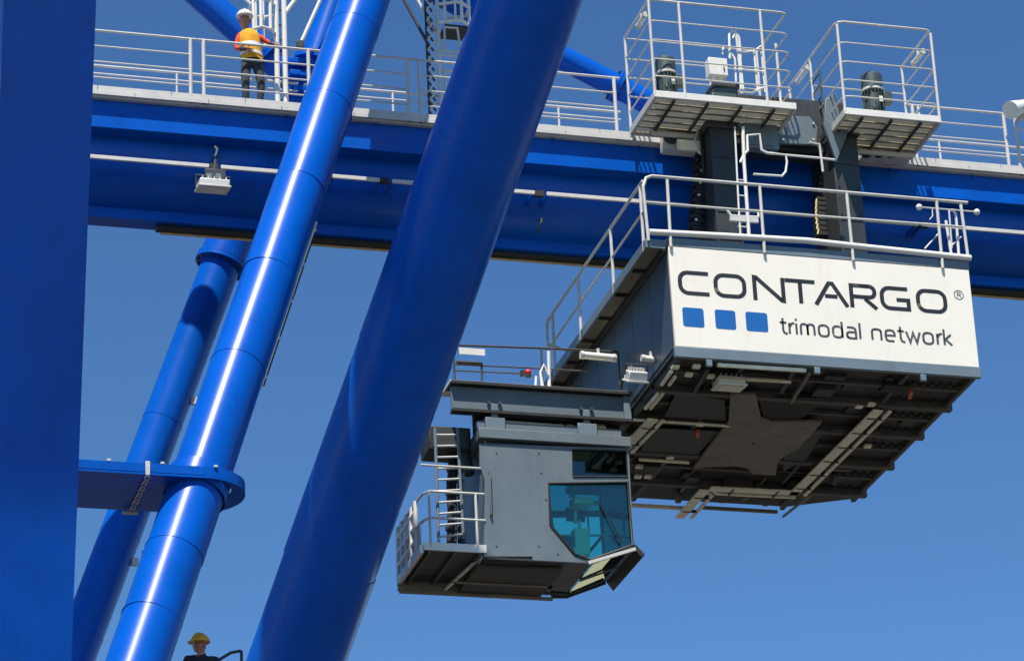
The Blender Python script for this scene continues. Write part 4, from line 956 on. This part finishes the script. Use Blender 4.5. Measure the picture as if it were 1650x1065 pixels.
def floodlight(label, c, w_, h_, d_, tilt, stem):
    t = thing('floodlight', label, 'floodlight', stem[0], 'white floodlights'); c = Vector(c)
    M3 = Matrix.Rotation(R(tilt), 3, 'X')
    def bxx(a, b):
        m_ = MB().box(a, b); m_.v = [c+M3 @ v for v in m_.v]; return m_
    part('housing', bxx((-w_/2, -d_/2, 0), (w_/2, d_/2, h_)), 'white', t, .015)
    part('bezel', bxx((-w_/2-.02, -d_/2-.02, -.035), (w_/2+.02, d_/2+.02, -.003)), 'white', t, .006)
    part('lens', bxx((-w_/2+.04, -d_/2+.04, -.045), (w_/2-.04, d_/2-.04, -.037)), 'lens', t)
    for k in range(5): part('cooling_fin', bxx((-w_/2+.05+k*(w_-.1)/4-.008, -d_/2+.04, h_+.003), (-w_/2+.05+k*(w_-.1)/4+.008, d_/2-.04, h_+.05)), 'galv', t)
    part('yoke', MB().pipe([c+M3 @ V((-w_/2-.03, 0, h_*.5)), c+M3 @ V((-w_/2-.03, 0, h_+.1)), c+M3 @ V((w_/2+.03, 0, h_+.1)), c+M3 @ V((w_/2+.03, 0, h_*.5))], .016, 6), 'dark', t)
    part('stem', MB().pipe(stem, .025, 8), 'dark', t)
    return t
c = U(343, 303, Y=47.9)
fl = floodlight('white floodlight hanging on a dark bracket in front of the girder', c, .48, .1, .36, 8, [U(347, 246, Y=48.5), U(347, 262, Y=48.25), U(344, 284, Y=47.9), U(343, 296, Y=47.9)])
part('junction_box', MB().box(U(331, 286, Y=47.86), U(362, 278, Y=47.96)), 'dark', fl, .01)
for x_ in (337, 352): part('lamp_cover', MB().box(U(x_-4, 287, Y=47.83), U(x_+4, 281, Y=47.855)), 'strip', fl)
part('hook', MB().pipe(px([(346, 236), (350, 240), (348, 248), (346, 252)], Y=48.35), .02, 6), 'tray', fl)
c = Zp(1175, 622, TZ0-.14)
floodlight('white floodlight under the trolley beneath the left end of the sign', c, .44, .12, .34, 6, [c+V((0, .05, .25)), c+V((0, .02, .18))])
c = U(1024, 612, Y=46.5)
floodlight('white tilted floodlight left of the trolley above the cabin', c, .30, .14, .30, 28, [U(1000, 628, Y=46.9), U(1004, 606, Y=46.8), U(1015, 588, Y=46.6), U(1020, 596, Y=46.55)])
lb_ = thing('loudspeaker', 'white loudspeaker on the walkway at the right edge of the picture', 'loudspeaker', U(1645, 190, Y=48.0))
part('horn', MB().tube(U(1652, 170, Y=47.9), U(1628, 178, Y=47.7), .1, .16, 20), 'white', lb_); part('driver', MB().tube(U(1652, 170, Y=47.9), U(1662, 166, Y=48.0), .11, .09, 16), 'white', lb_); part('bracket', MB().box(U(1640, 192, Y=47.95), U(1648, 180, Y=48.02)), 'galv', lb_)

# ------------------------------------------------------------------ people
def person(label, loc, rotz, J, E_, cloth, helmet, head, facing, vest=False):
    t = thing('person', label, 'person', loc)
    names = list(J); idx = {n_: i for i, n_ in enumerate(names)}
    me = bpy.data.meshes.new('skeleton'); me.from_pydata([J[n_][0] for n_ in names], [(idx[a], idx[b]) for a, b in E_], [])
    o = bpy.data.objects.new('skeleton', me); COL.objects.link(o)
    sk = o.modifiers.new('skin', 'SKIN')
    if not me.skin_vertices: me.skin_vertices.new(name='')
    for n_, sv in zip(names, me.skin_vertices[0].data):
        r_ = J[n_][1]; sv.radius = r_ if isinstance(r_, tuple) else (r_, r_); sv.use_root = n_ == 'pelvis'
    sk.use_smooth_shade = True; sk.branch_smoothing = .4
    sb = o.modifiers.new('sub', 'SUBSURF'); sb.levels = 2; sb.render_levels = 2
    dg = bpy.context.evaluated_depsgraph_get(); ev = o.evaluated_get(dg); bm_ = bpy.data.meshes.new_from_object(ev)
    bpy.data.objects.remove(o); bm_.name = 'body'
    mats = []; 
    for m_ in cloth.values():
        if m_ not in mats: mats.append(m_)
    for m_ in mats: bm_.materials.append(M[m_])
    segs_ = [(Vector(J[a][0]), Vector(J[b][0]), a, b) for a, b in E_]
    for p in bm_.polygons:
        c_ = p.center; best = (9e9, None)
        for a, b, na, nb in segs_:
            ab = b-a; k = max(0, min(1, (c_-a).dot(ab)/ab.length_squared)); d_ = (c_-a-ab*k).length
            if d_ < best[0]: best = (d_, na if k < .5 else nb)
        key = best[1].split('_')[0]; p.material_index = mats.index(cloth.get(key, cloth['default'])); p.use_smooth = True
    Rz = Matrix.Rotation(rotz, 4, 'Z'); bm_.transform(Rz)
    bo = bpy.data.objects.new('body', bm_); COL.objects.link(bo); bo.parent = t
    hc = Rz @ Vector(head); f_ = (Rz @ Vector(facing)).normalized(); sdv = f_.cross(Vector((0, 0, 1))).normalized(); L = Vector(loc)
    H = L+hc
    def sm(mb, nm, m_, par=t): return part(nm, mb, m_, par)
    hm = MB().sphere(H+V((0, 0, .035)), .138, (1, 1.0, .95), 20, 8, 0, .5)
    he = sm(hm, 'helmet', helmet)
    brim = [H+V((0, 0, .035))+f_*(.145*math.cos(a)+(.05 if math.cos(a) > 0 else 0)*math.cos(a))+sdv*.145*math.sin(a) for a in [2*math.pi*k/28 for k in range(28)]]
    part('brim', MB().prism(brim, (0, 0, .012)), helmet, he)
    part('ridge', MB().pipe([H+f_*.14*math.cos(R(a))+V((0, 0, .04+.135*math.sin(R(a)))) for a in range(20, 161, 20)], .014, 6), helmet, he)
    fc = MB().sphere(H+f_*.107+V((0, 0, -.055)), .018, (1, 1, 1.5), 8, 6)
    fc.sphere(H+sdv*.098+V((0, 0, -.045)), .026, (.6, .8, 1.2), 8, 6).sphere(H-sdv*.098+V((0, 0, -.045)), .026, (.6, .8, 1.2), 8, 6)
    sm(fc, 'nose_and_ears', 'skin')
    ey = MB()
    for k in (-1, 1): ey.sphere(H+f_*.097+sdv*.034*k+V((0, 0, -.02)), .011, (1, 1, .8), 8, 6)
    sm(ey, 'eyes', 'eye'); sm(MB().sphere(H+f_*.094+V((0, 0, -.105)), .024, (.7, .7, .25), 8, 6) if abs(f_.x) < 2 else MB(), 'mouth', 'sleeve')
    if vest:
        ring_ = []
        for z_, rx, ry, ox in ((.93, .205, .155, .03), (1.05, .195, .15, .02), (1.2, .20, .155, .005), (1.34, .21, .16, -.01), (1.44, .19, .14, -.015), (1.5, .12, .1, -.02)):
            ring_.append([L+V((ox+.88*rx*math.cos(a)*(1+.06*math.sin(3*a+z_*9)), -.01+ry*math.sin(a)*(1+.05*math.cos(4*a+z_*13)), z_)) for a in [2*math.pi*k/24 for k in range(24)]])
        mb = MB(); mb.add([p for r_ in ring_ for p in r_], [(i*24+k, i*24+(k+1) % 24, (i+1)*24+(k+1) % 24, (i+1)*24+k) for i in range(5) for k in range(24)], True)
        ve = sm(mb, 'vest', 'vest')
        for z_, rx, ry, ox in ((1.02, .2, .156, .02), (1.18, .202, .158, .005)):
            lo = [L+V((ox+.88*rx*1.06*math.cos(a), -.01+ry*1.06*math.sin(a), z_)) for a in [2*math.pi*k/24 for k in range(24)]]
            mb = MB(); mb.add(lo+[p+V((0, 0, .05)) for p in lo], [(k, (k+1) % 24, 24+(k+1) % 24, 24+k) for k in range(24)], True); part('reflective_band', mb, 'band', ve)
    return t
def hand(J, E_, pre, w_, d_, up, size=.095):
    """palm and five fingers; w_ wrist position, d_ pointing direction, up = thumb side"""
    w_, d_, up = Vector(w_), Vector(d_).normalized(), Vector(up).normalized(); n_ = d_.cross(up).normalized()
    J['hand_palm'+pre] = (tuple(w_+d_*size*.55), (.026, .034)); E_.append((pre, 'hand_palm'+pre))
    for k, (s_, l_) in enumerate(((.032, .075), (.011, .085), (-.011, .08), (-.032, .062))):
        b_ = w_+d_*size*.95+up*s_; J[f'hand_f{k}a'+pre] = (tuple(b_), .0095); J[f'hand_f{k}b'+pre] = (tuple(b_+d_*l_*.5+n_*.012), .009); J[f'hand_f{k}c'+pre] = (tuple(b_+d_*l_*.75+n_*.045), .0075)
        E_ += [('hand_palm'+pre, f'hand_f{k}a'+pre), (f'hand_f{k}a'+pre, f'hand_f{k}b'+pre), (f'hand_f{k}b'+pre, f'hand_f{k}c'+pre)]
    b_ = w_+d_*size*.35+up*.045; J['hand_ta'+pre] = (tuple(b_), .012); J['hand_tb'+pre] = (tuple(b_+d_*.05+up*.02+n_*.02), .0095)
    E_ += [('hand_palm'+pre, 'hand_ta'+pre), ('hand_ta'+pre, 'hand_tb'+pre)]
def base_body(leanx, lift=0):
    J = {'pelvis': ((.03, 0, .96), (.15, .11)), 'torso_a': ((.02, 0, 1.15), (.14, .105)), 'torso_b': ((-.005+leanx*.4, -.01, 1.34), (.165, .115)), 'torso_c': ((leanx*.7, -.01, 1.455), (.10, .08)),
         'head_n': ((leanx*.85, -.015, 1.535), .058), 'head_a': ((leanx, -.03, 1.60), (.082, .09)), 'head_b': ((leanx, -.035, 1.68), (.088, .1)), 'head_c': ((leanx, -.03, 1.755), (.07, .08)),
         'leg_hl': ((-.08, 0, .88), (.095, .1)), 'leg_kl': ((-.09, -.03, .50), (.068, .07)), 'leg_al': ((-.08, .02, .11), (.05, .055)), 'boot_tl': ((-.10, -.14, .05), (.045, .04)),
         'leg_hr': ((.13, 0, .88), (.095, .1)), 'leg_kr': ((.17, -.04, .5), (.068, .07)), 'leg_ar': ((.15, .03, .11), (.05, .055)), 'boot_tr': ((.18, -.12, .05), (.045, .04))}
    E_ = [('pelvis', 'torso_a'), ('torso_a', 'torso_b'), ('torso_b', 'torso_c'), ('torso_c', 'head_n'), ('head_n', 'head_a'), ('head_a', 'head_b'), ('head_b', 'head_c'),
          ('pelvis', 'leg_hl'), ('leg_hl', 'leg_kl'), ('leg_kl', 'leg_al'), ('leg_al', 'boot_tl'), ('pelvis', 'leg_hr'), ('leg_hr', 'leg_kr'), ('leg_kr', 'leg_ar'), ('leg_ar', 'boot_tr')]
    return J, E_
cl1 = dict(default='trousers', pelvis='trousers', torso='sleeve', head='skin', leg='trousers', boot='boot', arm='sleeve', fore='trousers', hand='skin')
J, E_ = base_body(-.09)
J.update({'arm_sl': ((-.175, 0, 1.42), (.06, .06)), 'arm_el': ((-.235, -.02, 1.14), .046), 'fore_wl': ((-.12, -.17, 1.07), .034),
          'arm_sr': ((.14, 0, 1.42), (.06, .06)), 'arm_er': ((.26, -.02, 1.33), .046), 'fore_wr': ((.37, -.08, 1.24), .034)})
E_ += [('torso_b', 'arm_sl'), ('arm_sl', 'arm_el'), ('arm_el', 'fore_wl'), ('torso_b', 'arm_sr'), ('arm_sr', 'arm_er'), ('arm_er', 'fore_wr')]
hand(J, E_, 'fore_wl', J['fore_wl'][0], (.9, -.1, -.3), (0, -.3, 1)); hand(J, E_, 'fore_wr', J['fore_wr'][0], (.9, -.1, -.3), (0, -.3, 1))
q = U(404, 150, Y=48.28)
person('worker in a yellow vest and white helmet standing on the girder walkway', (q.x, 48.28, WZ+.055), 0, J, E_, cl1, 'helmet', (-.09, -.035, 1.70), (-.15, -1, -.12), vest=True)

# second worker and the platform under him
cl2 = dict(default='jacket', pelvis='jacket', torso='jacket', head='skin', leg='trousers', boot='boot', arm='jacket', fore='jacket', hand='skin')
J, E_ = base_body(-.02)
for k_h, dz_ in (('head_n', .03), ('head_a', .07), ('head_b', .10), ('head_c', .13)): J[k_h] = (tuple(Vector(J[k_h][0])-V((.02, .03, dz_))), J[k_h][1])
J.update({'arm_sl': ((-.21, 0, 1.41), (.075, .075)), 'arm_el': ((-.27, -.06, 1.14), .058), 'fore_wl': ((-.08, -.24, 1.1), .038),
          'arm_sr': ((.20, 0, 1.41), (.075, .075)), 'arm_er': ((.27, -.04, 1.14), .058), 'fore_wr': ((.16, -.24, 1.05), .038)})
E_ += [('torso_b', 'arm_sl'), ('arm_sl', 'arm_el'), ('arm_el', 'fore_wl'), ('torso_b', 'arm_sr'), ('arm_sr', 'arm_er'), ('arm_er', 'fore_wr')]
hand(J, E_, 'fore_wl', J['fore_wl'][0], (.5, -.8, -.1), (0, .1, 1)); hand(J, E_, 'fore_wr', J['fore_wr'][0], (-.4, -.8, -.1), (0, .1, 1))
PYY = 44.6
q = U(323, 1022, Y=PYY); zfl = q.z-1.765
person('worker in a dark jacket and yellow helmet at the bottom edge', (q.x+.02, PYY, zfl), 0, J, E_, cl2, 'helmety', (-.04, -.065, 1.59), (-.85, -.5, -.1))
ap = thing('access_platform', 'dark railed platform carrying the worker with the yellow helmet', 'platform', (q.x+.3, PYY, zfl-.1))
for k in range(6): part('floor_plank', MB().box((q.x-1.0+k*.4, PYY-.5, zfl-.05), (q.x-.61+k*.4, PYY+.6, zfl-.004)), 'dark', ap)
for s_ in (-.45, .5): part('bearer', MB().box((Aat(zfl).x-.2, PYY+s_, zfl-.2), (q.x+1.4, PYY+s_+.08, zfl-.054)), 'blue', ap)
part('column', MB().box((q.x+.2, PYY-.1, 0), (q.x+.45, PYY+.2, zfl-.21)), 'blue', ap)
zt_ = U(388, 1049, Y=PYY+.3).z
part('top_rail', MB().pipe([(q.x-.9, PYY+.3, zfl+1.02), (q.x+.15, PYY+.3, zfl+1.4), U(372, 1051, Y=PYY+.3), U(388, 1048, Y=PYY+.3)], .022, 8), 'dark', ap)
xx = U(389, 1050, Y=PYY+.3).x
part('post', MB().tube((xx, PYY+.3, zfl), (xx, PYY+.3, zt_+.01), .022, None, 8), 'dark', ap)
part('post', MB().tube((q.x-.9, PYY+.3, zfl), (q.x-.9, PYY+.3, zfl+1.02), .022, None, 8), 'dark', ap)
